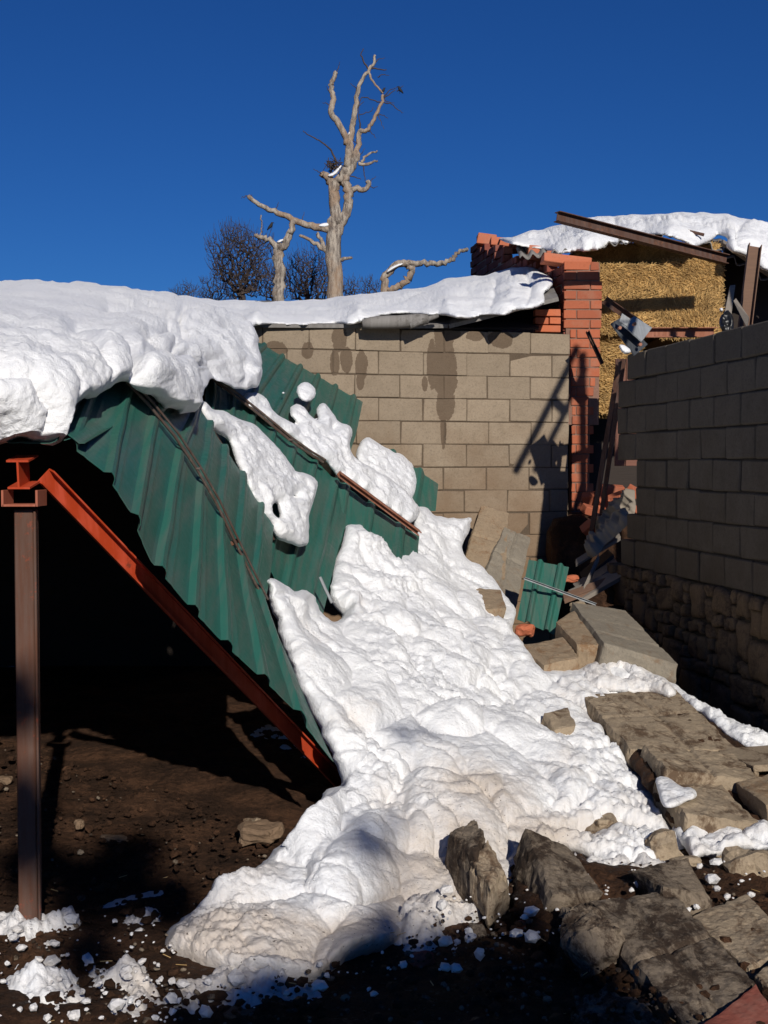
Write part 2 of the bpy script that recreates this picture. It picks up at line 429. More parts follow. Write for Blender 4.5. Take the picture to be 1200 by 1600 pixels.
def drape(name, poly, ctrl, mat, parent=None, step=3.0, R=12, T=.12, amp=3, disp=None, dirt=None, holes=(), seed=1, depth=None, creases=(), back=.0):
    """a surface seen inside an outline, at control depths; its rim curls back by T metres so it has body"""
    poly = rough_poly(poly, amp, seed=seed) if amp else np.array(poly, float)
    hol = [rough_poly(h, 2.0, 4, seed + 3) for h in holes]
    x0, y0 = poly.min(0) - step * 2; x1, y1 = poly.max(0) + step * 2
    nx = int((x1 - x0) / step) + 1; ny = int((y1 - y0) / step) + 1
    gx, gy = np.meshgrid(x0 + step * np.arange(nx), y0 + step * np.arange(ny))
    pts = np.stack([gx.ravel(), gy.ravel()], 1)
    d, nr, ins = dist_poly(pts, poly)
    for h in hol:
        d2, n2, i2 = dist_poly(pts, h); m = d2 < d; m |= i2
        d = np.where(m, d2, d); nr = np.where(m[:, None], n2, nr); ins &= ~i2
    I = ins.reshape(ny, nx)
    cell = I[:-1, :-1] | I[1:, :-1] | I[:-1, 1:] | I[1:, 1:]
    used = np.zeros((ny, nx), bool)
    used[:-1, :-1] |= cell; used[1:, :-1] |= cell; used[:-1, 1:] |= cell; used[1:, 1:] |= cell
    snap = (~ins) & used.ravel()
    pts = np.where(snap[:, None], nr, pts); s = np.where(snap, 0, d)
    f = depth or tps(ctrl)
    dep = f(pts[:, 0], pts[:, 1])
    S = Parr(pts[:, 0], pts[:, 1], dep).reshape(ny, nx, 3)
    gu = np.gradient(S, axis=1); gv = np.gradient(S, axis=0)
    N = np.cross(gu, gv); N /= np.linalg.norm(N, axis=-1, keepdims=True) + 1e-9
    vd = S - np.array([0, 0, EYE]); sg = np.sign((N * vd).sum(-1)); N *= -sg[..., None]
    fade = np.clip(s / (R * 1.2), 0, 1).reshape(ny, nx)
    h = disp(S) if disp is not None else 0
    for (cl, aw, ww) in creases:
        cl = np.array(cl, float); best = np.full(len(pts), 1e9)
        for a, b in zip(cl[:-1], cl[1:]):
            ab = b - a; t = np.clip(((pts - a) @ ab) / (ab @ ab), 0, 1); best = np.minimum(best, np.sqrt(((pts - a - t[:, None] * ab) ** 2).sum(1)))
        h = h - aw * np.exp(-(best / ww) ** 1.0).reshape(ny, nx)
    S2 = S + N * (h * fade)[..., None] if disp is not None or creases else S
    q = np.clip(s / R, 0, 1); push = (T * (1 - np.sqrt(np.clip(1 - (1 - q) ** 2, 0, 1)))).reshape(ny, nx)
    vdn = vd / np.linalg.norm(vd, axis=-1, keepdims=True)
    S2 = S2 + vdn * push[..., None]
    idx = -np.ones((ny, nx), int); idx[used] = np.arange(used.sum())
    verts = S2[used]
    cy, cx = np.nonzero(cell)
    faces = np.stack([idx[cy, cx], idx[cy + 1, cx], idx[cy + 1, cx + 1], idx[cy, cx + 1]], 1)
    at = None
    if dirt is not None: at = {'dirt': dirt(pts[:, 0], pts[:, 1]).reshape(ny, nx)[used]}
    return mk(name, verts, faces.tolist(), mat, parent, True, at)

def proj(S):
    v = S - np.array([0, 0, EYE]); fz = v[..., 1] * cT - v[..., 2] * sT; uz = v[..., 1] * sT + v[..., 2] * cT
    return 600 + F * v[..., 0] / fz, 800 - F * uz / fz

# ------------------------------------------------------------------ ground
rs = np.random.RandomState(7)
def ground():
    # fine patch near the camera, coarse sheet to the horizon, joined into one grid
    xs = np.concatenate([[-900, -300, -100, -40, -20, -12, -8, -6], np.arange(-4.5, 4.5, .035), [5, 6, 8, 12, 20, 40, 100, 300, 900]])
    ys = np.concatenate([[-900, -300, -100, -40, -20, -12, -6, -3, -1, 1, 2.2, 2.8], np.arange(3.2, 11.5, .035), [12, 13, 15, 18, 25, 40, 80, 200, 500, 1500]])
    X, Y = np.meshgrid(xs, ys); p = np.stack([X, Y, 0 * X], -1)
    near = np.clip((6 - np.abs(X)) / 2, 0, 1) * np.clip((12.5 - Y) / 1.5, 0, 1) * np.clip((Y - 2) / 1, 0, 1)
    Z = near * (fbm(p * .8, 3, 3) * .05 + fbm(p * 5, 4, 8, .6) * .035 + lumps(p * 5, 4) * .03 * np.clip(fbm(p * 1.2, 2, 5) + .5, 0, 1)) - .035
    ny, nx = X.shape; v = np.stack([X, Y, Z], -1).reshape(-1, 3)
    i = np.arange(ny * nx).reshape(ny, nx)
    f = np.stack([i[:-1, :-1], i[:-1, 1:], i[1:, 1:], i[1:, :-1]], -1).reshape(-1, 4)
    tag(mk('ground', v, f.tolist(), M['mud'], None, True), kind='structure')
ground()

# ------------------------------------------------------------------ block walls
def block_course_wall(m, p0, u, nrm, z0, courses, spanf, L=.4, H=.2, T=.2, ch=.005, seed=0, holes=(), odd=()):
    """u along wall, nrm towards the viewer; spanf(i) -> (s0, s1) of course i counted from the bottom"""
    r = np.random.RandomState(seed); u = np.asarray(u); nrm = np.asarray(nrm)
    for i in range(courses):
        s0, s1 = spanf(i); off = (0 if i % 2 else L / 2) + r.uniform(-.012, .012)
        k = math.floor((s0 - off) / L); s = off + k * L
        while s < s1 - .03:
            a, b = max(s, s0), min(s + L, s1); s += L
            if b - a < .05: continue
            g = .0038; cen = (a + b) / 2
            c = np.asarray(p0) + u * cen + np.array([0, 0, z0 + (i + .5) * H]) - nrm * (T / 2 + r.uniform(0, .006))
            tw = r.normal() * .004
            m.cbox(c, u * ((b - a) / 2 - g) + nrm * tw * .5, nrm * T / 2, np.array([0, 0, H / 2 - g + r.uniform(-.003, .0015)]), ch, .003, r)

# back wall
bw_k = .26
BW0 = np.array([-1.022, 10.8, 0]); bu = norm([1, bw_k, 0]); bn = norm([bw_k, -1, 0])
def on_back(px, py, off=0): return on_plane(px, py, BW0 + bn * off, bn)
st = []
for (px, py, rx, rz) in [(530, 527, 13, 22), (523, 568, 8, 20), (541, 562, 10, 20), (565, 570, 10, 24), (563, 596, 6, 14), (694, 545, 15, 45), (696, 590, 19, 45), (696, 630, 14, 30), (693, 668, 5, 34), (675, 570, 8, 40), (664, 600, 5, 12),
                         (783, 530, 20, 14), (742, 525, 14, 8), (700, 520, 20, 12), (430, 545, 18, 12), (480, 548, 9, 14)]:
    q = on_back(px, py); st.append((q[0], q[2], rx * 11 / 2000, rz * 11 / 2000))
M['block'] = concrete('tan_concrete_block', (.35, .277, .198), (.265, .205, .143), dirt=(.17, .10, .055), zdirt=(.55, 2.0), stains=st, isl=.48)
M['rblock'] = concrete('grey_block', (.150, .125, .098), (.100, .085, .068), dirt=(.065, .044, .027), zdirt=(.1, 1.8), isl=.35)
M['rub'] = concrete('broken_concrete', (.40, .315, .22), (.28, .215, .145), dirt=(.10, .062, .038), dirt_amt=.7, isl=.1)
M['rub_clean'] = concrete('fallen_tan_blockwork', (.36, .27, .18), (.27, .20, .13), dirt=(.22, .13, .07), dirt_amt=.5, isl=.1)
M['rub_wet'] = concrete('dirty_wet_concrete', (.25, .20, .145), (.17, .13, .095), dirt=(.035, .022, .015), dirt_amt=1.0, isl=.1)
M['slab_grey'] = concrete('grey_slab', (.30, .26, .20), (.22, .19, .15), dirt=(.20, .14, .09), dirt_amt=.3, isl=.1)
M['stone'] = concrete('field_stone', (.20, .135, .08), (.12, .08, .05), dirt=(.06, .04, .03), dirt_amt=.7, isl=.5)

e = empty('back_wall', (0, 10.9, 0), 'sunlit tan concrete block wall with dark wet streaks behind the fallen green roof', 'wall')
m = MB()
def bspan(i):
    s1 = np.dot(on_back(889.5, 700) - BW0, bu)
    return (-4.6, s1)
# shift so that a vertical joint of the top course falls at px 411
block_course_wall(m, BW0 + bu * .0, bu, bn, -.03, 14, lambda i: bspan(i), seed=3)
m.build('blockwork', M['block'], e)
m = MB(); c0 = BW0 + bu * (-1.0) ; s1 = bspan(0)[1]
m.box(BW0 + bu * ((s1 - 4.62) / 2) + np.array([0, 0, 1.38]) - bn * .107, bu * ((s1 + 4.6) / 2), bn * .096, np.array([0, 0, 1.38]))
m.build('mortar', M['mortar'] if False else concrete('dark_joint_mortar', (.15, .11, .075), (.09, .065, .045)), e)

# right wall (its left face is turned away from the sun)
RWa = np.array([1.833, 9.7, 0]); RWb = np.array([2.205, 7.34, 0]); ru = norm(RWb - RWa); rn = norm([-ru[1] * -1, ru[0] * -1, 0]);
rn = norm(np.array([ru[1], -ru[0], 0])); rn = rn if rn[0] < 0 else -rn
e = empty('side_wall', (2.3, 6.5, 0), 'dark shaded block wall on the right with a ragged end, above old stonework', 'wall')
def rs_at(px, py=700): return np.dot(on_plane(px, py, RWa, rn) - RWa, ru)
ends = {0: 970, 1: 977, 2: 993, 3: 993, 4: 964, 5: 964, 6: 963, 7: 978}
def rspan(i): return (rs_at(ends[i]), 8.2)
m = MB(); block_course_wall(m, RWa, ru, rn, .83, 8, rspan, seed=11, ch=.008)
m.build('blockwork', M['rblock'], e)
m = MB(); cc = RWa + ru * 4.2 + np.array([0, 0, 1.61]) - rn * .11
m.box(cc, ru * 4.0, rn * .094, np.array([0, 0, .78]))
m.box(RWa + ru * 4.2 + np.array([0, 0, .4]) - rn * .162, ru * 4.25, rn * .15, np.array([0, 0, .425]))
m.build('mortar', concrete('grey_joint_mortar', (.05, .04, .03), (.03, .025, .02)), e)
def stone_verts(c, ax, ay, az, r, n=2, ex=9, am=.16):
    """a rounded irregular stone"""
    import itertools
    vs = []; fs = []; N = 6
    grid = {}
    for face in range(6):
        a = face // 2; sg = 1 if face % 2 else -1; b, d = (a + 1) % 3, (a + 2) % 3
        ids = [[0] * (N + 1) for _ in range(N + 1)]
        for i in range(N + 1):
            for j in range(N + 1):
                t = [0, 0, 0]; t[a] = sg; t[b] = -1 + 2 * i / N; t[d] = -1 + 2 * j / N
                key = tuple(round(x, 4) for x in t)
                if key not in grid:
                    grid[key] = len(vs); vs.append(t)
                ids[i][j] = grid[key]
        for i in range(N):
            for j in range(N):
                q = (ids[i][j], ids[i + 1][j], ids[i + 1][j + 1], ids[i][j + 1]); fs.append(q if sg > 0 else q[::-1])
    t = np.array(vs, float)
    rr = (np.abs(t) ** ex).sum(1) ** (1 / ex); t = t / rr[:, None]
    off = r.uniform(0, 100, 3)
    t = t * (1 + am * fbm(t * 1.1 + off, 3, 2)[:, None]) + .05 * np.stack([fbm(t * 3 + off + k, 2, 3) for k in range(3)], 1)
    return np.asarray(c) + t[:, :1] * np.asarray(ax) + t[:, 1:2] * np.asarray(ay) + t[:, 2:3] * np.asarray(az), fs
m = MB(); r = np.random.RandomState(5)
cols = int(5.2 / .085); zmax = .83
occ = np.zeros((11, cols), bool); s00 = rs_at(960) - .1
for pas, (w_, h_, tries) in enumerate([(4, 3, 22), (3, 3, 30), (4, 2, 40), (2, 3, 40), (3, 2, 80), (2, 2, 120), (2, 1, 200), (1, 1, 9999)]):
    for k in range(tries):
        if (w_, h_) == (1, 1):
            if k >= 11 * cols: break
            i, j = divmod(k, cols)
        else: i, j = r.randint(0, 11 - h_ + 1), r.randint(0, cols - w_ + 1)
        if occ[i:i + h_, j:j + w_].any(): continue
        occ[i:i + h_, j:j + w_] = True
        cs = s00 + (j + w_ / 2) * .085 + r.normal() * .006; cz = -.1 + (i + h_ / 2) * .0845 + r.normal() * .005
        tl = r.normal() * .10; au = (ru * math.cos(tl) + np.array([0, 0, math.sin(tl)])); az = (np.array([0, 0, math.cos(tl)]) - ru * math.sin(tl))
        v, f = stone_verts(RWa + ru * cs + np.array([0, 0, cz]) - rn * (.10 - r.uniform(-.005, .028)), au * (w_ * .0425 * r.uniform(.90, 1.0)), rn * .11, az * (h_ * .042 * r.uniform(.88, 1.0)), r)
        m.add(v, f)
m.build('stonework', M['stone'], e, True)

# ------------------------------------------------------------------ shed: frame, standing roof, fallen sheets
RZ = lambda y: 1.675 + (y - 4.4) * .148              # height of the standing roof plane
def ribbed(name, mat, rows, us, parent=None, ribs=8, h=.032, phase=.5, sub=8, nv=40, dent=.012, seed=0, urange=(0, 1), fine=True):
    """trapezoid-ribbed sheet through rows of 3-D points; rows[k] = list of points at the parameters us; ribs run from row to row"""
    urow = []
    ncol = int(ribs * 12)
    U = np.linspace(urange[0], urange[1], ncol + 1)
    R_ = []
    for rw in rows:
        rw = np.array(rw, float); R_.append(np.stack([np.interp(U, us, rw[:, k]) for k in range(3)], -1))
    R_ = np.array(R_); nr = len(R_)
    vs = np.linspace(0, nr - 1, nv)
    k = np.clip(vs.astype(int), 0, nr - 2); t = (vs - k)[:, None, None]
    ts = t
    S = R_[k] * (1 - ts) + R_[k + 1] * ts
    gu = np.gradient(S, axis=1); gv = np.gradient(S, axis=0); N = np.cross(gu, gv); N /= np.linalg.norm(N, axis=-1, keepdims=True)
    N *= np.sign(N[..., 2:3] + 1e-6)
    ph = (U * ribs * (1 / (urange[1] - urange[0])) + phase) % 1
    dd = np.abs(ph - .5)                                   # 0 at the crest
    pr = np.clip((.155 - dd) / .075, 0, 1)
    pr2 = np.clip((.03 - np.abs(dd - .36)) / .03, 0, 1) * .10
    S = S + N * ((pr + pr2) * h)[None, :, None]
    S = S + N * (fbm(S * 2.2 + seed, 3, seed) * dent * 2)[..., None]
    ny, nx = S.shape[:2]; i = np.arange(ny * nx).reshape(ny, nx)
    f = np.stack([i[:-1, :-1], i[:-1, 1:], i[1:, 1:], i[1:, :-1]], -1).reshape(-1, 4)
    o = mk(name, S.reshape(-1, 3), f.tolist(), mat, parent, False)
    sd = o.modifiers.new('thickness', 'SOLIDIFY'); sd.thickness = .0025; sd.offset = 0
    return o

shed = empty('metal_shed', (-1.2, 4.4, 0), 'low snow covered metal shed with a black open interior, its right side collapsed', 'shed')
# standing roof (ribs run front to back)
xs_ = [-4.6, -1.0]
ribbed('roof', M['green'], [[(-4.6, 4.37, RZ(4.37)), (-1.02, 4.37, RZ(4.37))], [(-4.6, 10.6, RZ(10.6)), (-1.02, 10.6, RZ(10.6))]], [0, 1], shed, ribs=15, phase=.78, nv=12, dent=.004)
m = MB(); m.box((-4.6, 7.4, 1.15), (.08, 0, 0), (0, 3.1, 0), (0, 0, 1.15)); m.build('dark_side_panel', M['dark_wood'], shed)
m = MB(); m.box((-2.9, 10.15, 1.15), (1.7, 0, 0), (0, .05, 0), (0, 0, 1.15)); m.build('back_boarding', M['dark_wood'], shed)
# rafters: I sections; the one over the post cut short to imitate rear shade
for k, x in enumerate((-1.25, -2.6, -3.9)):
    a = np.array([x, 4.38, RZ(4.38) - .158]); b = np.array([x, 10.3, RZ(10.3) - .158])
    extrude_profile('rafter', I_prof(.10, .076), a, a + (b - a) * .022 if k == 0 else b, (0, 0, 1), M['red'], shed)
for y in (5.35, 6.6, 7.9, 9.3):
    extrude_profile('purlin', C_prof(.03, .03, .004), (-4.5, y, RZ(y) - .03), (-1.1, y, RZ(y) - .03), (0, 0, 1), M['rust'], shed)
# post
pt = np.array(P(41, 800, 4.42)); pb = np.array(P(48, 1456, 4.42))
m = MB(); ax = norm(pb - pt)
m.cbox((pt + pb) / 2 + np.array([0, 0, -.02]), np.array([.033, 0, 0]), np.array([0, .035, 0]), (pb - pt) / 2 + np.array([0, 0, -.03]), .004)
po = m.build('post', M['post'], shed)
m = MB(); q = P(57, 1120, 4.40); m.cbox(P(58.5, 1120, 4.385), (.004, 0, 0), (0, .008, 0), np.array(P(54, 800, 4.385) - P(62, 1440, 4.385)) / 2, .002); m.build('weld_seam', M['post'], po)
m = MB()
cb = P(38, 789, 4.40)
m.cbox(cb, (.058, 0, 0), (0, .06, 0), (0, 0, .004), .001); m.cbox(cb + (-.058, 0, .024), (.004, 0, 0), (0, .06, 0), (0, 0, .028), .001); m.cbox(cb + (.058, 0, .024), (.004, 0, 0), (0, .06, 0), (0, 0, .028), .001)
m.build('bracket', metal_paint('red_rust_bracket', (.36, .10, .05), (.26, .08, .045), (.12, .05, .03), .7, .3, 9), shed)

# fallen sheets.  rows are 3-D lines across the sheet, u = 0 at the bend, 1 at the low edge
rowF = [P(100, 688, 4.38), P(160, 735, 4.42), P(205, 800, 4.49), P(240, 880, 4.58), P(292, 945, 4.70), P(345, 1003, 4.82), P(400, 1055, 4.93), P(455, 1105, 5.05), P(521, 1190, 5.17)]
uF = [0, .12, .25, .37, .5, .63, .75, .87, 1]
row1 = [P(150, 578, 5.25), P(193, 592, 5.33), P(235, 632, 5.42), P(275, 682, 5.52), P(310, 735, 5.63), P(340, 787, 5.72), P(366, 842, 5.81), P(392, 895, 5.88), P(415, 946, 5.95)]
row2 = [P(240, 556, 6.3), P(262, 572, 6.35), P(285, 598, 6.42), P(305, 626, 6.5), P(325, 656, 6.58), P(348, 695, 6.66), P(374, 735, 6.74), P(402, 783, 6.8), P(428, 822, 6.86)]
A = empty('fallen_roof_sheet', (-.8, 5.0, .3), 'nearest green roof sheet, hanging to the ground with its serrated edge over the dark opening', 'roof sheet', 'fallen green roof sheets')
ribbed('metal_sheet', M['green'], [rowF, row1, row2], uF, A, ribs=8, h=.024, phase=.35, nv=60, seed=2, dent=.006)
row2b = [P(318, 690, 6.7), P(350, 750, 6.72), P(385, 815, 6.75), P(415, 875, 6.8), P(452, 942, 6.85), P(502, 972, 7.0)]
row3b = [P(322, 588, 7.95), P(366, 622, 8.05), P(410, 655, 8.2), P(455, 690, 8.35), P(500, 728, 8.55), P(548, 775, 8.75)]
u6 = [0, .2, .4, .6, .8, 1]
B = empty('fallen_roof_sheet', (-.4, 7, .8), 'middle green roof sheet, partly under the long snow patch with holes', 'roof sheet', 'fallen green roof sheets')
ribbed('metal_sheet', M['green'], [row2b, row3b], u6, B, ribs=7, h=.022, phase=.2, nv=30, seed=4, dent=.008)
B2 = empty('fallen_roof_sheet', (0, 8.6, 1.1), 'short green roof sheet below the orange rusty bar, its foot in the snow slide', 'roof sheet', 'fallen green roof sheets')
ribbed('metal_sheet', M['green'], [[P(500, 900, 7.9), P(560, 900, 8.0), P(650, 900, 8.3)], [P(523, 748, 8.62), P(585, 790, 8.8), P(655, 838, 9.05)]], [0, .5, 1], B2, ribs=3, h=.03, phase=.1, nv=14, seed=5)
Cc = empty('fallen_roof_sheet', (-.5, 9.5, 1.6), 'back green roof sheet whose top edge slants down along the tan block wall', 'roof sheet', 'fallen green roof sheets')
ribbed('metal_sheet', M['green'], [[P(322, 588, 8.0), P(400, 655, 8.2), P(470, 705, 8.4), P(530, 790, 8.7)], [P(398, 532, 10.35), P(455, 565, 10.5), P(510, 594, 10.6), P(567, 628, 10.65)]], [0, .33, .66, 1], Cc, ribs=6, h=.026, phase=.02, nv=20, seed=6)
D = empty('fallen_roof_sheet', (.3, 10.3, 1.4), 'small green sheet end poking out right of the furrowed snow hump', 'roof sheet', 'fallen green roof sheets')
ribbed('metal_sheet', M['green'], [[P(570, 800, 9.7), P(680, 800, 10.1)], [P(600, 700, 10.55), P(684, 757, 10.6)]], [0, 1], D, ribs=2, h=.036, phase=.2, nv=12, seed=7)

# thin bars (purlins) over the fallen sheets
def bar(name, pts, r, mat, label, cat, group=None, double=0.0):
    m = MB(); rsd = np.random.RandomState(3)
    pts = [np.array(p) for p in pts]
    # curved, resampled
    m.tube(pts, r, 6)
    if double:
        m.tube([p + np.array([double, 0, double * .9]) for p in pts], r * .8, 6)
        for p in pts[1:-1]: m.cbox(p + np.array([double * .5, 0, .0]), (r * 1.7, 0, 0), (0, r * 1.1, 0), (0, 0, r * .7), .001) if rsd.rand() < .35 else None
    o = m.build(name, mat); return tag(o, label, cat, group)
g = 'thin bars lying over the fallen sheets'
bar('steel_bar', [P(197, 596, 5.16), P(232, 632, 5.26), P(272, 680, 5.37), P(307, 732, 5.48), P(338, 786, 5.58), P(364, 840, 5.66), P(390, 893, 5.74), P(414, 941, 5.82)], .0065, M['rod'], 'longest dark rusty bar bent down across the front roof sheet to the snow', 'bar', g, .014)
bar('steel_bar', [P(303, 639, 6.6), P(330, 678, 6.68), P(352, 712, 6.74), P(378, 756, 6.8), P(402, 793, 6.86), P(418, 812, 6.9), P(428, 843, 6.95)], .007, M['rod'], 'rusty bar along the left edge of the snow patch with holes', 'bar', g, .013)
bar('steel_bar', [P(332, 592, 7.8), P(370, 620, 7.9), P(410, 652, 8.03), P(452, 687, 8.15), P(482, 708, 8.27), P(505, 722, 8.4)], .009, M['rod'], 'dark bar crossing the upper green sheet below the lobed snow patch', 'bar', g, .015)
extrude_profile('steel_channel', C_prof(.032, .045, .006), P(526, 741, 8.5), P(651, 833, 8.9), (0, -.5, 1), M['rust_light'])
tag(bpy.data.objects['steel_channel'], 'orange rusty channel bar sloping down into the snow under the pale snow hump', 'bar')
bar('wooden_stick', [P(500, 902, 7.0), P(508, 920, 6.98), P(519, 942, 6.95)], .009, M['galv'], 'short pale stick over the dark gap between green sheet and snow', 'stick')
bar('rusty_bracket', [P(351, 848, 5.70), P(360, 850, 5.68), P(371, 845, 5.7)], .012, M['rust'], 'small rusty bracket fixed halfway along the longest bar', 'bracket')
# red brace under the fallen edge
extrude_profile('red_steel_beam', C_prof(.063, .04, .006), P(58, 752, 4.52), P(538, 1245, 6.0), (0, -.35, 1), M['red'])
tag(bpy.data.objects['red_steel_beam'], 'orange red steel beam slanting down under the serrated edge of the front sheet', 'beam')

# ------------------------------------------------------------------ snow on the shed roof
def dsp_roof(S):
    q = S * np.array([1.0, .8, 1.0]); px, py = proj(S)
    return (1 - .62 * np.clip((540 - py) / 60, 0, 1) * np.clip((260 - px) / 120, 0, 1)) * (.06 * lumps(q * 1.3 + 3, 2) + .035 * (1 - 2 * np.abs(fbm(q * 2.2 + 5, 3, 12))) + .020 * lumps(q * np.array([6, 2.5, 4]), 12) + .022 * fbm(q * 9, 5, 3, .65) + .008 * lumps(S * 16, 5))
roof_ctrl = [(-620, 700, 4.33), (-620, 600, 4.2), (-620, 520, 4.9), (-620, 437, 8.8), (-350, 690, 4.33), (-350, 600, 4.2), (-350, 437, 8.8), (-60, 700, 4.35), (0, 690, 4.33), (90, 690, 4.4), (100, 650, 4.42), (130, 620, 4.55), (200, 605, 5.0), (255, 635, 5.35), (310, 640, 6.0), (330, 590, 6.9), (370, 600, 7.6), (405, 595, 8.2), (410, 560, 8.8), (400, 520, 9.6),
             (-60, 437, 8.8), (0, 437, 8.8), (150, 441, 9.0), (250, 458, 9.6), (340, 482, 10), (0, 600, 4.2), (0, 520, 4.9), (0, 480, 6.0), (100, 570, 4.55), (100, 490, 6.2), (180, 530, 5.3), (240, 570, 5.15), (300, 600, 5.8), (250, 500, 7.0), (310, 530, 6.9), (360, 560, 7.7), (330, 500, 8.6), (-60, 600, 4.2), (-60, 520, 4.9)]
cr = [([(165, 608), (168, 585), (150, 555), (110, 535)], .05, 9), ([(207, 604), (213, 575), (204, 545), (170, 520), (120, 515)], .10, 10), ([(322, 600), (318, 570), (296, 548), (230, 545)], .10, 9),
      ([(345, 590), (335, 560), (310, 530), (275, 515), (235, 520)], .08, 9), ([(275, 545), (282, 520), (262, 495), (215, 480), (170, 478)], .06, 9), ([(380, 600), (378, 560), (350, 520), (300, 500)], .05, 7),
      ([(60, 680), (68, 640), (40, 600), (0, 590)], .05, 9), ([(105, 640), (115, 600), (95, 570)], .03, 8), ([(300, 520), (280, 495), (290, 480)], .05, 6)]
tag(drape('roof_snow', [(-640, 700), (-480, 694), (-300, 701), (-150, 692), (-60, 703), (5, 697), (30, 680), (60, 692), (82, 697), (100, 688), (99, 662), (114, 645), (120, 628), (150, 620), (190, 596), (203, 600), (213, 616), (238, 618), (252, 638), (272, 640), (290, 652), (308, 638), (318, 622), (324, 590), (347, 596), (366, 606), (385, 610), (402, 606), (410, 585), (411, 560), (404, 530), (392, 505), (375, 490), (340, 480), (300, 468), (262, 458), (220, 450), (170, 443), (100, 439), (0, 437), (-60, 436), (-300, 436), (-640, 436)],
    roof_ctrl, M['snow'], step=2.2, R=11, T=.15, amp=3.2, disp=dsp_roof, seed=3, creases=cr), 'thick folded snow overhanging the edge of the shed roof', 'snow')

snow_top = bpy.data.objects['roof_snow']
gx, gy = np.meshgrid(np.linspace(-4.55, -1.1, 60), np.linspace(4.5, 10.55, 90))
edf = np.clip(np.minimum(np.minimum(gx + 4.55, -1.1 - gx), np.minimum(gy - 4.5, 10.55 - gy)) / .25, 0, 1) ** .5
gz = RZ(gy) + .03 + edf * (.30 * np.clip((-1.1 - gx) / 1.2, 0, 1)) + .02 * fbm(np.stack([gx, gy, gx * 0], -1) * 3, 3, 2)
ii = np.arange(gx.size).reshape(gx.shape)
mk('snow_layer', np.stack([gx, gy, gz], -1).reshape(-1, 3), np.stack([ii[:-1, :-1], ii[:-1, 1:], ii[1:, 1:], ii[1:, :-1]], -1).reshape(-1, 4).tolist(), M['snow'], snow_top, True)

# snow left on the fallen sheets (laid on the same 3-D rows, a few centimetres proud)
def dsp_p(S): return .035 * lumps(S * 3.0, 2) + .022 * (1 - 2 * np.abs(fbm(S * 4, 4, 3, .6))) + .018 * lumps(S * 9, 3) + .02 * fbm(S * 18, 4, 3, .7)
tag(drape('snow_patch', [(308, 632), (318, 624), (330, 640), (350, 639), (372, 655), (395, 662), (420, 685), (445, 712), (462, 738), (480, 740), (499, 752), (494, 775), (485, 800), (482, 830), (484, 845), (474, 858), (455, 852), (440, 845), (428, 842), (424, 820), (408, 800), (392, 770), (380, 745), (370, 725), (362, 700), (352, 682), (340, 680), (322, 660)],
    [(310, 635, 6.6), (350, 645, 7.0), (380, 740, 6.72), (428, 842, 6.8), (395, 665, 7.6), (450, 720, 7.65), (498, 755, 7.85), (475, 855, 7.15), (430, 760, 7.15)], M['snow'], step=2, R=10, T=.10, amp=1.8, disp=dsp_p, seed=5,
    holes=[[(425, 785), (432, 782), (437, 800), (440, 814), (432, 808), (426, 798)], [(455, 772), (463, 770), (467, 776), (461, 780)]]), 'long snow patch with two holes lying on the middle green sheet', 'snow', 'snow patches on the fallen sheets')
tag(drape('snow_patch', [(376, 620), (392, 611), (412, 616), (425, 640), (430, 648), (452, 658), (470, 668), (455, 650), (453, 636), (462, 628), (475, 635), (488, 655), (500, 660), (493, 640), (496, 629), (508, 629), (524, 650), (530, 662), (548, 664), (552, 676), (545, 700), (552, 712), (570, 725), (600, 740), (640, 770), (660, 800), (640, 820), (600, 790), (560, 762), (525, 742), (512, 722), (490, 712), (470, 696), (440, 672), (415, 655), (395, 645)],
    [(380, 620, 7.9), (420, 650, 8.1), (412, 618, 8.6), (470, 696, 8.3), (462, 630, 9.0), (510, 722, 8.45), (508, 630, 9.5), (550, 680, 9.3), (530, 740, 8.65), (570, 725, 9.1), (640, 770, 9.6), (660, 800, 9.5), (600, 790, 8.85), (640, 820, 9.0)], M['snow'], step=2, R=9, T=.10, amp=1.8, disp=dsp_p, seed=6,
    holes=[[(520, 662), (524, 668), (523, 675), (519, 670)]]), 'lobed snow patch above the dark bar on the back green sheet', 'snow', 'snow patches on the fallen sheets')
tag(drape('snow_patch', [(461, 603), (470, 596), (482, 595), (494, 606), (496, 616), (488, 628), (478, 632), (466, 622), (460, 612)], [(460, 595, 9.2), (496, 600, 9.35), (466, 630, 8.95), (496, 632, 9.1)], M['snow'], step=1.5, R=9, T=.08, amp=.8, disp=lambda S: .03 * lumps(S * 4), seed=8), 'round ball of snow alone on the back green sheet', 'snow', 'snow patches on the fallen sheets')
tag(drape('snow_patch', [(438, 612), (444, 609), (449, 613), (444, 618), (439, 616)], [(438, 612, 8.95), (449, 612, 9.0), (444, 620, 8.9)], M['snow'], step=1, R=4, T=.04, amp=.3, seed=8), 'tiny snow lump left of the round snow ball', 'snow', 'snow patches on the fallen sheets')
tag(drape('snow_patch', [(553, 712), (560, 695), (572, 680), (590, 690), (612, 706), (630, 710), (645, 725), (654, 745), (650, 770), (640, 790), (610, 775), (580, 745)], [(555, 712, 9.8), (572, 680, 10.3), (612, 706, 10.4), (654, 745, 10.45), (640, 790, 9.8), (600, 760, 9.6), (600, 730, 10.0)], M['snow'], step=2, R=9, T=.12, amp=1.6, disp=lambda S: .03 * lumps(S * 9, 4) + .02 * fbm(S * 20, 3), seed=9),
    'furrowed snow hump leaning on the block wall above the orange bar', 'snow')

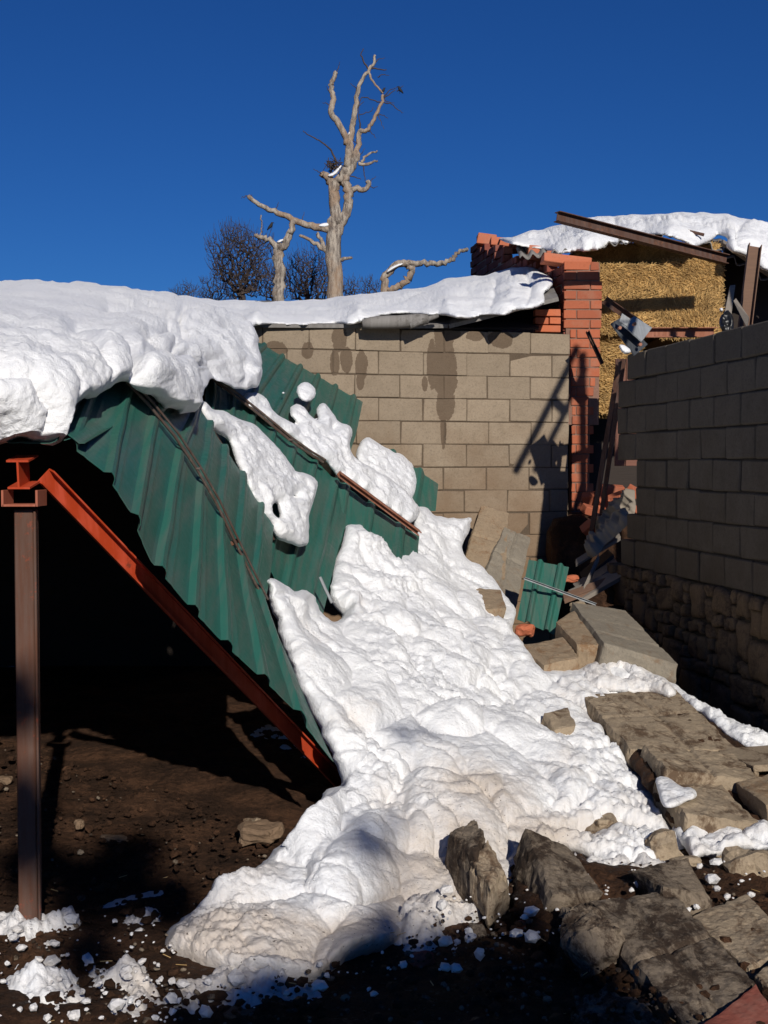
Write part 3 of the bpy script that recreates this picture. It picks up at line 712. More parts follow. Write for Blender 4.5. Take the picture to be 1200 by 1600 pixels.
# ------------------------------------------------------------------ the snow slide
pile_ctrl = [(738, 800, 10.5), (700, 800, 10.2), (650, 790, 9.7), (600, 800, 9.0), (545, 820, 8.2), (525, 880, 7.75), (505, 950, 7.1), (430, 905, 6.12), (480, 930, 6.45), (414, 945, 5.98), (455, 1040, 5.72), (515, 1172, 5.36), (535, 1232, 5.3),
    (505, 1240, 5.05), (450, 1330, 4.75), (330, 1400, 4.46), (260, 1450, 4.28), (600, 1050, 6.5), (700, 1000, 7.5), (780, 960, 8.7), (750, 880, 9.5), (800, 1000, 8.1), (870, 1060, 7.4), (950, 1150, 6.4), (1000, 1280, 5.5), (1200, 1320, 5.25),
    (1200, 1165, 6.6), (700, 1150, 6.1), (800, 1200, 5.85), (600, 1200, 5.5), (600, 1300, 4.95), (700, 1280, 5.25), (500, 1340, 4.5), (400, 1500, 4.10), (560, 1480, 4.20), (640, 1430, 4.50), (430, 1560, 3.97), (300, 1520, 4.10), (560, 1400, 4.38), (900, 1240, 5.65), (640, 900, 8.2), (620, 860, 8.6), (960, 1040, 7.55), (1060, 1090, 7.1)]
def dsp_pile(S):
    px, py = proj(S)
    crumb = np.clip(gauss(px, py, 1000, 1220, 130, 130) + gauss(px, py, 900, 1320, 140, 40) + gauss(px, py, 960, 1050, 90, 50) + gauss(px, py, 1150, 1310, 120, 50) + .6 * gauss(px, py, 780, 930, 60, 80), 0, 1)
    m1 = np.clip(.65 + 1.5 * fbm(S * 1.3 + 8, 2, 5), .2, 1.1); m2 = np.clip(.65 + 1.7 * fbm(S * 1.7 + 31, 2, 15), .3, 1.2)
    r = .13 * fbm(S * 1.1 + 4, 3, 7) + .10 * lumps(S * 2.0 + 1, 2) + .055 * lumps(S * 4.3, 3) * m1 + .030 * lumps(S * 10, 6) * m2 + .016 * lumps(S * 22, 16) * m2 + .016 * fbm(S * 14, 5, 9, .7) * (.35 + m2)
    r = r + crumb * (.05 * lumps(S * 8, 44) + .035 * lumps(S * 17, 45) - .04)
    return r
def gauss(px, py, x, y, rx, ry, a=1.0): return a * np.exp(-(((px - x) / rx) ** 2 + ((py - y) / ry) ** 2))
def dirt_pile(px, py):
    r = .16 * np.clip((py - 1120) / 350, 0, 1)
    for g_ in [(540, 1130, 45, 50, .45), (690, 1250, 60, 60, .6), (760, 1260, 60, 30, .75), (640, 1400, 60, 80, .8), (480, 1490, 250, 50, .8), (300, 1480, 120, 60, .6), (360, 1380, 60, 30, .3), (620, 1500, 160, 60, 1.2), (430, 1360, 40, 30, .3),
               (900, 1300, 140, 35, .55), (1150, 1310, 90, 40, .35), (720, 1400, 70, 80, 1.2), (840, 1340, 90, 50, .7), (560, 960, 60, 70, .15), (880, 1200, 40, 40, .25), (600, 1250, 40, 60, .3), (930, 1090, 70, 45, .5), (480, 1010, 40, 60, .22), (1060, 1230, 70, 50, .45)]:
        r = r + gauss(px, py, *g_)
    return np.minimum(r * .78, .8)
tag(drape('snow_slide', [(413, 905), (425, 900), (445, 912), (462, 925), (480, 918), (496, 940), (505, 958), (525, 972), (540, 966), (520, 945), (512, 920), (522, 890), (535, 850), (542, 820), (560, 818), (590, 832), (620, 830), (640, 838), (650, 826), (640, 800), (655, 790), (672, 800), (700, 812), (722, 812), (740, 806), (728, 840), (720, 862), (735, 880), (758, 890), (772, 900), (783, 925), (800, 940), (806, 960), (800, 985), (815, 1000), (850, 1050), (900, 1045), (945, 1030), (1000, 1040), (1050, 1065), (1075, 1085), (1120, 1110), (1160, 1140), (1215, 1172), (1240, 1300), (1240, 1345),
    (1150, 1335), (1080, 1350), (1050, 1365), (960, 1368), (920, 1345), (870, 1330), (830, 1345), (800, 1400), (750, 1410), (720, 1440), (690, 1440), (670, 1470), (640, 1470), (600, 1490), (560, 1500), (500, 1545), (430, 1562), (370, 1550), (300, 1525), (250, 1490), (262, 1450), (300, 1425), (335, 1385), (400, 1360), (440, 1320), (470, 1285), (500, 1250), (505, 1232), (535, 1232), (530, 1205), (505, 1150), (470, 1080), (440, 1000)],
    pile_ctrl, M['dirty_snow'], step=2.2, R=13, T=.14, amp=3.0, disp=dsp_pile, dirt=dirt_pile, seed=11,
    creases=[([(540, 1130), (600, 1180), (640, 1210), (600, 1260)], .05, 14), ([(500, 1330), (540, 1290), (620, 1270), (640, 1330)], .04, 12), ([(560, 960), (620, 1010), (660, 1090), (760, 1120)], .05, 10), ([(760, 1050), (790, 1100), (850, 1130), (900, 1180), (960, 1200)], .05, 9), ([(600, 900), (660, 940), (720, 1010)], .04, 8), ([(925, 1080), (985, 1165), (1020, 1215), (1062, 1276)], .10, 34), ([(1000, 1090), (1080, 1170), (1130, 1270)], .14, 70), ([(845, 1125), (900, 1125)], .07, 16), ([(905, 1290), (970, 1290)], .06, 14)]),
    'big lumpy snow slide from the fallen roof to the foreground, muddy at its foot', 'snow')

# ------------------------------------------------------------------ low roof behind the block wall
e = empty('lean_to_roof', (0, 12, 2.7), 'snow covered low roof behind the tan wall, right end sprung up over a gap', 'roof')
def plate(m, q, t):
    """four 3-D corners extruded down by t metres"""
    q = [np.asarray(a, float) for a in q]; n = norm(np.cross(q[1] - q[0], q[3] - q[0])); n = n if n[2] > 0 else -n
    b = [a - n * t for a in q]
    m.add(q + b, [(0, 1, 2, 3), (7, 6, 5, 4), (0, 4, 5, 1), (1, 5, 6, 2), (2, 6, 7, 3), (3, 7, 4, 0)])
m = MB()
plate(m, [P(395, 506, 10.72), P(565, 507, 11.0), P(560, 470, 14.2), P(330, 470, 14.0)], .03)
plate(m, [P(566, 509, 10.98), P(700, 507, 11.15), P(735, 462, 14.0), P(562, 470, 14.2)], .03)
plate(m, [P(701, 507, 11.12), P(872, 464, 11.15), P(850, 420, 13.4), P(736, 440, 14.0)], .035)
m.build('roof_boards', M['asb'], e)
m = MB()   # short piece of gutter / fibre-cement pipe at the eave
a, b = P(566, 506, 10.85), P(668, 499, 10.98)
pts = [a + (b - a) * k / 8 + np.array([0, 0, .004 * math.sin(k)]) for k in range(9)]
m.tube(pts, [.035, .05, .054, .056, .056, .056, .054, .05, .045], 14)
m.tube([P(640, 509, 10.9), P(684, 493, 11.0)], [.03, .02], 8)
m.build('gutter', M['asb'], e, True)
m = MB(); plate(m, [P(690, 512, 11.2), P(842, 512, 11.55), P(842, 470, 13.2), P(690, 470, 13.2)], .02); m.box((.95, 13.4, 2.15), (1.2, 0, 0), (0, .05, 0), (0, 0, .75)); m.box(BW0 - bu * 1.2 - bn * .25 + np.array([0, 0, 2.555]), bu * 3.4, bn * .02, (0, 0, .265)); m.build('dark_gap_fill', M['dark_wood'], e)  # dark panels added to blacken the gap under the eaves
def dsp_back(S): return .05 * lumps(S * 1.6, 4) + .03 * fbm(S * 4, 4, 3, .6) + .012 * lumps(S * 9, 5)
tag(drape('roof_snow', [(236, 470), (255, 459), (300, 464), (340, 469), (400, 471), (460, 469), (520, 466), (600, 455), (660, 450), (700, 435), (760, 429), (800, 418), (822, 414), (836, 416), (845, 428), (858, 428), (866, 440), (862, 452), (845, 458), (858, 470), (845, 478), (820, 484), (800, 486), (788, 494), (770, 490), (740, 496), (715, 499), (690, 492), (660, 492), (620, 489), (590, 494), (566, 502), (556, 508), (520, 505), (480, 509), (430, 506), (395, 509), (360, 512), (320, 510), (280, 500)],
    [(240, 465, 14), (400, 471, 14), (520, 466, 14), (600, 455, 14), (700, 435, 14), (800, 418, 13.4), (840, 416, 12.8), (866, 440, 11.6), (845, 478, 10.95), (800, 488, 10.9), (740, 497, 10.9), (690, 496, 10.9), (600, 495, 10.82), (560, 506, 10.75), (480, 508, 10.65), (400, 508, 10.5), (300, 505, 10.2), (400, 490, 10.75), (560, 485, 11.0), (700, 470, 11.3), (800, 455, 11.5)],
    M['snow'], step=2, R=10, T=.2, amp=1.6, disp=dsp_back, seed=15, creases=[([(775, 440), (772, 460), (765, 488)], .03, 5), ([(822, 430), (830, 450), (822, 480)], .03, 5)]), 'smooth snow layer along the top of the tan block wall', 'snow')

# ------------------------------------------------------------------ brick pier and stepped brick wall
def brick_run(m, p0, u, nrm, z0, n, spanf, seed, L=.245, H=.088, T=.11, jit=.004, skip=0.0):
    r = np.random.RandomState(seed)
    for i in range(n):
        sp = spanf(i)
        if sp is None: continue
        s0, s1 = sp; off = (L / 2 if i % 2 else 0); s = off + math.floor((s0 - off) / L) * L
        while s < s1 - .02:
            a, b = max(s, s0), min(s + L, s1); s += L
            if b - a < .035 or r.rand() < skip: continue
            c = np.asarray(p0) + u * ((a + b) / 2) + np.array([0, 0, z0 + (i + .5) * H]) - nrm * (T / 2 + r.uniform(0, jit * 2))
            tw = r.normal() * jit
            m.cbox(c, u * ((b - a) / 2 - .005) + nrm * tw, nrm * T / 2, np.array([0, 0, H / 2 - .006]), .004, .0015, r)
e = empty('brick_pier', (1.8, 11.8, 0), 'sunlit red brick pier at the right end of the tan block wall, beside the straw', 'brick pier')
PB0 = np.array([P(880, 600, 11.75)[0], 11.75, 0]); pu = norm([1, .05, 0]); pn = norm([.05, -1, 0])
def pier_span(i):
    z = .02 + i * .088
    y = 725 - (z - 1.6) * 2000 / 11.7
    if y > 640: return (.08, .26 + .03 * (i % 2))
    if y > 590: return (.07, .27 + .05 * ((i * 7) % 3) / 3)
    if y > 520: return (.06, .345)
    if y > 485: return (.0, .355)
    return (.0, .36 if y > 440 else .33)
m = MB(); brick_run(m, PB0, pu, pn, .02, 39, pier_span, 4); m.build('bricks', M['brick'], e)
m = MB(); m.box(PB0 + pu * .18 - pn * .09 + np.array([0, 0, 2.7]), pu * .155, pn * .075, (0, 0, .74)); m.box(PB0 + pu * .17 - pn * .09 + np.array([0, 0, 1.0]), pu * .08, pn * .075, (0, 0, .96)); m.build('mortar', concrete('reddish_joint', (.30, .17, .12), (.22, .13, .10)), e)
e = empty('brick_stub', (1.5, 11.7, 2.8), 'orange bricks in the gap between tan wall and sprung roof edge', 'bricks')
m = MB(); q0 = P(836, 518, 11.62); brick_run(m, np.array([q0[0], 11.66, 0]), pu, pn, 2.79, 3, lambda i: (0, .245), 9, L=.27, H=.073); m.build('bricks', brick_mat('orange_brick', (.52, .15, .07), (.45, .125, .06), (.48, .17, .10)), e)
# side wall going back to the left from the pier, stepped top
e = empty('stepped_brick_wall', (1.5, 13, 2), 'dark brick gable wall rising in broken steps, lit orange bricks on its steps', 'brick wall')
GA = np.array([PB0[0], 11.78, 0]); gdir = norm([-.605, 3.85, 0]); gn = norm([-gdir[1], gdir[0], 0]); gn = gn if gn[0] < 0 else -gn
steps = [(a_, 3.46 + .235 * a_) for a_ in (0, .22, .55, .95, 1.3, 1.7, 2.2, 2.6, 3.05, 3.5)]
def gable_span(i):
    z = 2.2 + (i + 1) * .088
    s0 = 0
    for (s, top) in steps:
        if z <= top: s0 = s; break
    else: return None
    return (s0, 3.85)
m = MB(); brick_run(m, GA, gdir, gn, 2.2, 24, gable_span, 14, jit=.006); m.build('bricks', M['brick_dk'], e)  # dark brick colour carries the shade on this side of the wall
mo = MB()
for (s, top), (s2, _) in zip(steps[:-1], steps[1:]):
    mo.box(GA + gdir * ((s + s2) / 2 + .06) - gn * .06 + np.array([0, 0, 2.2 + (top - 2.36) / 2]), gdir * ((s2 - s) / 2), gn * .045, (0, 0, (top - 2.36) / 2))
mo.build('mortar', M['mortar'], e)
m = MB(); rr = np.random.RandomState(2)
for (px, py, dd, wd, hh, tilt) in [(783, 380, 14.9, .26, .10, .12), (838, 396, 13.0, .18, .12, .12), (806, 387, 14.2, .14, .10, .0), (884, 409, 11.9, .44, .085, .14), (760, 376, 15.2, .22, .12, .1), (862, 402, 12.5, .12, .09, 0)]:
    c = P(px, py, dd); a = norm([1, 0, -tilt])
    m.cbox(c, a * wd / 2, np.array([0, .12, 0]), norm(np.cross(a, [0, -1, 0])) * hh / 2, .006, .004, rr)
m.build('lit_step_ends', brick_mat('painted_sunlit_brick', (.50, .16, .085), (.42, .13, .07), (.40, .20, .14)), e)  # brighter orange imitates sunlight on the front ends of the steps

# ------------------------------------------------------------------ barn with straw
e = empty('barn', (2.6, 13, 0), 'ruined barn on the right under a wavy fibre cement roof heavy with snow', 'barn')
def corr(name, a0, a1, b0, b1, waves, amp, mat, parent):
    a0, a1, b0, b1 = map(np.asarray, (a0, a1, b0, b1)); nx = waves * 8; rows = []
    for j in range(7):
        v = j / 6; L = a0 + (b0 - a0) * v; Rr = a1 + (b1 - a1) * v
        n = norm(np.cross(a1 - a0, b0 - a0)); n = n if n[2] > 0 else -n
        rows.append([L + (Rr - L) * i / nx + n * amp * math.sin(2 * math.pi * waves * i / nx) for i in range(nx + 1)])
    S = np.array(rows); i = np.arange(S.shape[0] * S.shape[1]).reshape(S.shape[:2])
    f = np.stack([i[:-1, :-1], i[:-1, 1:], i[1:, 1:], i[1:, :-1]], -1).reshape(-1, 4)
    o = mk(name, S.reshape(-1, 3), f.tolist(), mat, parent, True); sd = o.modifiers.new('thickness', 'SOLIDIFY'); sd.thickness = .008
    return o
corr('roof', P(812, 403, 12.2), P(1052, 366, 11.9), P(800, 372, 16.5), P(1060, 345, 16.0), 14, .024, M['asb'], e)
corr('roof', P(1085, 368, 12.3), P(1235, 460, 12.0), P(1085, 352, 16.0), P(1235, 440, 15.0), 8, .024, M['asb'], e)
m = MB(); m.box((4.2, 14.2, 1.9), (2.2, 0, 0), (0, .06, 0), (0, 0, 1.9)); m.build('back_boarding', M['dark_wood'], e)
m = MB(); plate(m, [P(1132, 385, 12.6), P(1245, 452, 12.4), P(1245, 560, 12.4), P(1132, 560, 12.6)], .05); m.build('dark_side_panel', M['dark_wood'], e)  # last plate: dark panel added in place of the barn's shaded interior
m = MB(); a, b = P(1128, 378, 12.2), P(1240, 455, 11.9); m.cbox((a + b) / 2, (b - a) / 2, (0, .04, 0), (0, 0, .02), .004); m.build('rafter', M['grey_wood'], e)
def dsp_barn(S): return .09 * lumps(S * 1.4 + 2, 4) + .05 * lumps(S * 3.4, 6) + .02 * fbm(S * 8, 4, 3, .6)
tag(drape('roof_snow', [(768, 372), (800, 372), (826, 362), (855, 357), (880, 350), (905, 343), (935, 338), (965, 336), (1000, 336), (1040, 333), (1080, 332), (1120, 333), (1150, 337), (1175, 344), (1230, 356), (1230, 446), (1200, 425), (1180, 412), (1160, 396), (1145, 398), (1130, 382), (1142, 372), (1120, 365), (1105, 380), (1090, 388), (1070, 378), (1050, 372), (1030, 366), (1000, 368), (985, 378), (972, 384), (958, 380), (940, 388), (925, 392), (919, 397), (908, 390), (893, 396), (870, 396), (850, 390), (830, 386), (810, 383), (790, 380)],
    [(770, 374, 15.5), (850, 357, 15.5), (935, 338, 15.5), (1040, 333, 15.5), (1150, 337, 14.5), (1230, 356, 13), (800, 382, 12.6), (870, 397, 12.0), (925, 393, 11.85), (985, 380, 11.8), (1030, 368, 11.7), (1090, 385, 11.9), (1130, 384, 12.0), (1180, 410, 11.95), (1230, 446, 11.85), (920, 360, 12.6), (1050, 350, 12.6), (1150, 360, 12.3), (1200, 395, 12.1)],
    M['snow'], step=1.8, R=9, T=.18, amp=1.8, disp=dsp_barn, seed=21, creases=[([(962, 336), (960, 350), (968, 372)], .05, 4), ([(1165, 345), (1150, 360), (1155, 385)], .08, 6), ([(1000, 340), (1010, 355), (1000, 368)], .03, 5), ([(1060, 335), (1075, 350), (1095, 352)], .04, 5)]), 'broken, blocky snow on the wavy barn roof above the straw', 'snow')

# straw bales: a packed core and thousands of single straws on the face
def bale(x0, y0, x1, y1, d, dp, n, label, seed, ragged=.0):
    n = int(n * 1.7)
    r = np.random.RandomState(seed); a = P(x0, y1, d); b = P(x1, y0, d)
    e = empty('straw_bale', ((a[0] + b[0]) / 2, d + dp / 2, a[2]), label, 'straw bale', 'stacked straw bales in the barn')
    W, Hh = b[0] - a[0], b[2] - a[2]
    m = MB(); N = 22; nz = 14
    gx = np.linspace(0, 1, N); gz = np.linspace(0, 1, nz); pts = []
    X, Z = np.meshgrid(gx, gz); ed = np.minimum(np.minimum(X, 1 - X) * W, np.minimum(Z, 1 - Z) * Hh)
    Y = d + .06 * (1 - np.clip(ed / .12, 0, 1)) ** 2 + .03 * fbm(np.stack([X * W * 6, Z * Hh * 6, X * 0 + seed], -1), 3, seed)
    S = np.stack([a[0] + X * W, Y, a[2] + Z * Hh], -1); i = np.arange(N * nz).reshape(nz, N)
    f = np.stack([i[:-1, :-1], i[:-1, 1:], i[1:, 1:], i[1:, :-1]], -1).reshape(-1, 4)
    m.add(S.reshape(-1, 3), f.tolist())
    m.box(((a[0] + b[0]) / 2, d + dp / 2 + .05, (a[2] + b[2]) / 2), (W / 2 - .01, 0, 0), (0, dp / 2, 0), (0, 0, Hh / 2 - .01))
    m.build('packed_core', M['straw_base'], e)
    vs = np.zeros((n, 6, 3)); cx = a[0] + r.uniform(-.01, 1.01, n) * W; cz = a[2] + r.uniform(-.01, 1.01, n) * Hh
    fx, fz = (cx - a[0]) / W, (cz - a[2]) / Hh
    cl = vnoise(np.stack([cx * 3.1, cz * 3.1, cx * 0 + seed], -1), seed); ang = math.pi / 2 + cl * 1.5 + r.normal(0, .5, n)
    ang = np.where(fz < .3, ang + 1.1, ang)
    ln = r.uniform(.02, .065, n); th = r.uniform(.002, .0040, n)
    cy = d - r.uniform(-.01, .045, n) + .06 * (1 - np.clip(np.minimum(np.minimum(fx, 1 - fx) * W, np.minimum(fz, 1 - fz) * Hh) / .12, 0, 1)) ** 2
    tilt = r.normal(0, .35, n)
    dx, dz, dy = np.cos(ang) * np.cos(tilt), np.sin(ang) * np.cos(tilt), np.sin(tilt)
    c = np.stack([cx, cy, cz], -1); dv = np.stack([dx, dy, dz], -1) * ln[:, None]
    sx = np.stack([-np.sin(ang), 0 * ang, np.cos(ang)], -1) * th[:, None]; sy = np.stack([0 * ang, -th, 0 * ang], -1)
    for k, e_ in enumerate((-1, 1)):
        vs[:, k * 3] = c + dv * e_ - sx; vs[:, k * 3 + 1] = c + dv * e_ + sx; vs[:, k * 3 + 2] = c + dv * e_ + sy * 1.5
    base = np.arange(n)[:, None] * 6
    f = np.concatenate([base + np.array([0, 2, 5, 3]), base + np.array([2, 1, 4, 5]), base + np.array([1, 0, 3, 4])])
    mk('straw', vs.reshape(-1, 3), f.tolist(), M['straw'], e)
bale(905, 412, 1000, 380, 12.45, 1.4, 2200, 'top left straw bale just under the wavy roof edge', 31)
bale(1003, 408, 1122, 382, 12.4, 1.4, 2400, 'top right straw bale beneath the lower end of the long rusty beam', 32)
bale(930, 520, 1034, 414, 12.2, 1.4, 4200, 'straw bale right beside the brick pier, in the middle layer', 33)
bale(1037, 524, 1127, 410, 12.2, 1.4, 4000, 'straw bale at the right end of the middle layer, above the dark wall', 34)
bale(905, 645, 1000, 524, 12.3, 1.4, 2600, 'lowest straw bale, seen between brick pier and leaning steel', 35)

# ------------------------------------------------------------------ beams, plates and boards around the broken corner
def beam(name, a, b, prof, mat, label, cat='beam', up=(0, 0, 1), group=None):
    o = extrude_profile(name, prof, a, b, up, mat); return tag(o, label, cat, group)
g = 'rusty steel sections around the broken corner'
beam('steel_beam', P(869, 346, 10.9), P(1134, 413, 11.6), I_prof(.085, .085), M['rust'], 'long rusty beam sticking up to the left across the snowy barn roof', group=g)
beam('steel_beam', P(1168, 384, 9.1), P(1150, 530, 8.9), C_prof(.09, .05), M['wood'], 'upright brown post standing behind the dark wall at the far right', cat='post', up=(1, 0, 0), group=g)
beam('steel_beam', P(941, 474, 10.7), P(995, 512, 10.6), I_prof(.07, .08), M['rust'], 'short rusty beam slanting from the brick pier down to the grey plates', group=g)
beam('steel_beam', P(1004, 528, 9.75), P(1115, 527, 10.2), C_prof(.075, .05), M['rust_light'], 'level orange brown beam lying just above the dark wall top', group=g)
def leaning(a, b, label, wd):
    return beam('leaning_steel', a, b, C_prof(wd, .022, .004), M['rust'], label, up=(.9, -.45, 0), group=g)
leaning(P(917, 850, 10.4), P(964, 560, 10.2), 'left of two rusty steel channels leaning side by side against the straw', .038)
leaning(P(930, 846, 10.5), P(971, 560, 10.35), 'right of two rusty steel channels leaning side by side against the straw', .034)
beam('steel_beam', P(915, 520, 11.3), P(938, 570, 11.2), C_prof(.03, .03), M['rust'], 'thin dark bar stuck in the broken face of the brick pier', cat='bar', up=(1, 0, 0))
def panel(name, q, t, mat, label, cat, parts=None, group=None):
    m = MB(); q = [np.asarray(a, float) for a in q]; n = norm(np.cross(q[1] - q[0], q[3] - q[0])); n = n if n[1] < 0 else -n
    b = [a - n * t for a in q]; m.add(q + b, [(0, 1, 2, 3), (7, 6, 5, 4), (0, 4, 5, 1), (1, 5, 6, 2), (2, 6, 7, 3), (3, 7, 4, 0)])
    o = m.build(name, mat); return tag(o, label, cat, group)
e = empty('steel_bracket', P(985, 515, 9.6), 'pair of grey bolted steel plates tumbled beside the end of the dark wall', 'bracket')
m = MB(); plate(m, [P(955, 505, 9.6), P(972, 495, 9.75), P(1012, 538, 9.6), P(992, 555, 9.45)], .012); m.build('plate', metal_paint('dark_grey_plate', (.06, .065, .075), (.04, .045, .05), (.15, .12, .1), .5, .3, 8), e)
m = MB(); plate(m, [P(972, 506, 9.5), P(991, 494, 9.7), P(1019, 512, 9.65), P(1003, 533, 9.45)], .01); m.cbox(P(976, 500, 9.5), (.03, 0, -.02), (0, .004, 0), (.01, 0, .03), .002); m.build('plate', M['galv'], e)
for px, py in ((969, 512), (1001, 538), (992, 506)):
    m = MB(); c = P(px, py, 9.42); m.tube([c, c + np.array([0, .05, 0])], .013, 6); m.build('bolt', M['rust_light'], e)
tag(drape('snow_patch', [(963, 538), (975, 538), (985, 546), (992, 548), (984, 556), (975, 556)], [(963, 538, 9.4), (992, 548, 9.4), (975, 556, 9.38)], M['snow'], step=1, R=5, T=.05, amp=.8, seed=4), 'small snow lump on the end of the dark wall under the grey plates', 'snow')
panel('board', [P(1141, 446, 9.0), P(1149, 445, 9.0), P(1141, 506, 8.9), P(1129, 505, 8.9)], .03, M['grey_wood'], 'short upright grey board leaning left of the brown post', 'board')
panel('board', [P(1146, 470, 8.8), P(1150, 466, 8.8), P(1170, 495, 8.7), P(1167, 512, 8.7)], .03, M['grey_wood'], 'grey board lying against the foot of the brown post', 'board')
tag(drape('snow_patch', [(1122, 478), (1130, 476), (1135, 486), (1128, 492), (1121, 488)], [(1122, 478, 8.9), (1135, 486, 8.9), (1125, 492, 8.9)], M['snow'], step=1, R=4, T=.04, amp=.5, seed=3), 'tiny snow lump beside the grey boards behind the dark wall', 'snow')
def crumple(name, poly, ctrl, mat, label, cat, amp=.05, seed=1, sc=6):
    o = drape(name, poly, ctrl, mat, step=1.5, R=3, T=.01, amp=1.0, seed=seed, disp=lambda S: amp * (1 - 2 * np.abs(fbm(S * sc, 3, seed))))
    return tag(o, label, cat)
crumple('plastic_bag', [(1124, 492), (1134, 486), (1146, 490), (1148, 502), (1146, 522), (1130, 524), (1124, 510)], [(1124, 492, 8.85), (1148, 502, 8.8), (1140, 520, 8.75)], M['blackplastic'], 'crumpled black plastic between straw and grey boards', 'plastic sheet', .04, 5, 14)
# behind the broken end: boards, dark opening, fallen bricks, torn tarpaulin
e = empty('plank_door', (1.95, 11.0, 1), 'brown plank panel between the leaning steel channels and the dark wall', 'panel')
for k, (xa, xb) in enumerate(((962, 978), (979, 998))):
    m = MB(); a, b = P(xa, 728, 11.1), P(xb, 728, 11.1); zt = P(xa, 560, 11.1)[2]
    m.cbox(((a[0] + b[0]) / 2, 11.15, (a[2] + zt) / 2), ((b[0] - a[0]) / 2, 0, 0), (0, .015, 0), (0, 0, (zt - a[2]) / 2), .003); m.build('plank', wood_mat('red_brown_plank', (.20, .085, .055), (.14, .06, .04)) if k == 0 else bpy.data.materials['red_brown_plank'], e)
m = MB(); m.box((2.6, 12.0, .9), (1.3, 0, 0), (0, .04, 0), (0, 0, .9)); tag(m.build('dark_opening_panel', M['dark_wood']), 'dark panel standing in for the shade of the opening under the plank panel', 'dark panel')  # dark panel put in for the shade inside the opening
rb = np.random.RandomState(12)
e = empty('brick_rubble', P(940, 850, 10.9), 'tumbled red bricks lying between the brick pier and the broken wall end', 'brick rubble')
m = MB()
for (px, py, dd) in [(938, 775, 11.4), (955, 768, 11.3), (972, 776, 11.0), (945, 790, 11.2), (960, 786, 11.1), (930, 800, 11.2), (948, 805, 11.0), (964, 800, 10.9), (935, 820, 11.0), (922, 790, 11.4), (925, 830, 10.9), (945, 822, 10.8), (975, 790, 10.9), (985, 770, 11.2), (918, 812, 11.3)]:
    c = P(px, py, dd); Rm = np.array([norm(v) for v in rb.normal(size=(3, 3))]); u_ = norm(Rm[0] * [1, .5, .5]); v_ = norm(np.cross(u_, Rm[1])); w_ = np.cross(u_, v_)
    m.cbox(c, u_ * .12, v_ * .055, w_ * .038, .006, .003, rb)
m.build('bricks', M['brick'], e)
m = MB(); cpts = P(950, 830, 11.2); m.add(*stone_verts(cpts + np.array([0, .15, -.35]), (.5, 0, 0), (0, .35, 0), (0, 0, .5), rb)); m.build('earth', M['mud'], e, True)
crumple('tarpaulin', [(992, 760), (993, 800), (985, 815), (965, 835), (945, 850), (930, 872), (915, 872), (925, 845), (935, 832), (940, 815), (955, 800), (968, 785), (980, 770)], [(992, 762, 10.3), (990, 805, 10.1), (925, 870, 10.1), (935, 830, 10.5), (965, 800, 10.4)], M['tarp'], 'torn pale tarpaulin hanging in folds beside the ragged end of the dark wall', 'tarpaulin', .10, 7, 8)
for k, (q, lab) in enumerate([([P(895, 912, 10.2), P(960, 872, 10.4), P(966, 880, 10.2), P(905, 925, 9.9)], 'middle one of the dark boards behind the small green scrap'), ([P(888, 922, 9.9), P(972, 885, 10.0), P(975, 898, 9.8), P(905, 938, 9.6)], 'dark board lying nearest behind the small green scrap'), ([P(905, 895, 10.4), P(950, 858, 10.6), P(958, 866, 10.4), P(912, 905, 10.2)], 'farthest dark board at the foot of the leaning channels')]):
    panel('board', q, .03, M['dark_wood'] if k == 2 else M['grey_wood'], lab, 'board', group='boards on the rubble in the shade')
# small green scrap of roof sheet and its bar
e = empty('roof_sheet_scrap', P(845, 985, 8.9), 'small piece of green ribbed sheet standing upright in the rubble before the wall', 'roof sheet')
ribbed('metal_sheet', M['green'], [[P(808, 968, 8.85), P(866, 992, 8.75)], [P(826, 875, 9.25), P(889, 886, 9.15)]], [0, 1], e, ribs=2, h=.03, phase=.9, nv=12, dent=.004, seed=3)
beam('steel_bar', P(818, 905, 8.88), P(930, 946, 8.95), C_prof(.018, .02, .003), M['galv'], 'pale thin bar across the small green scrap', cat='bar')

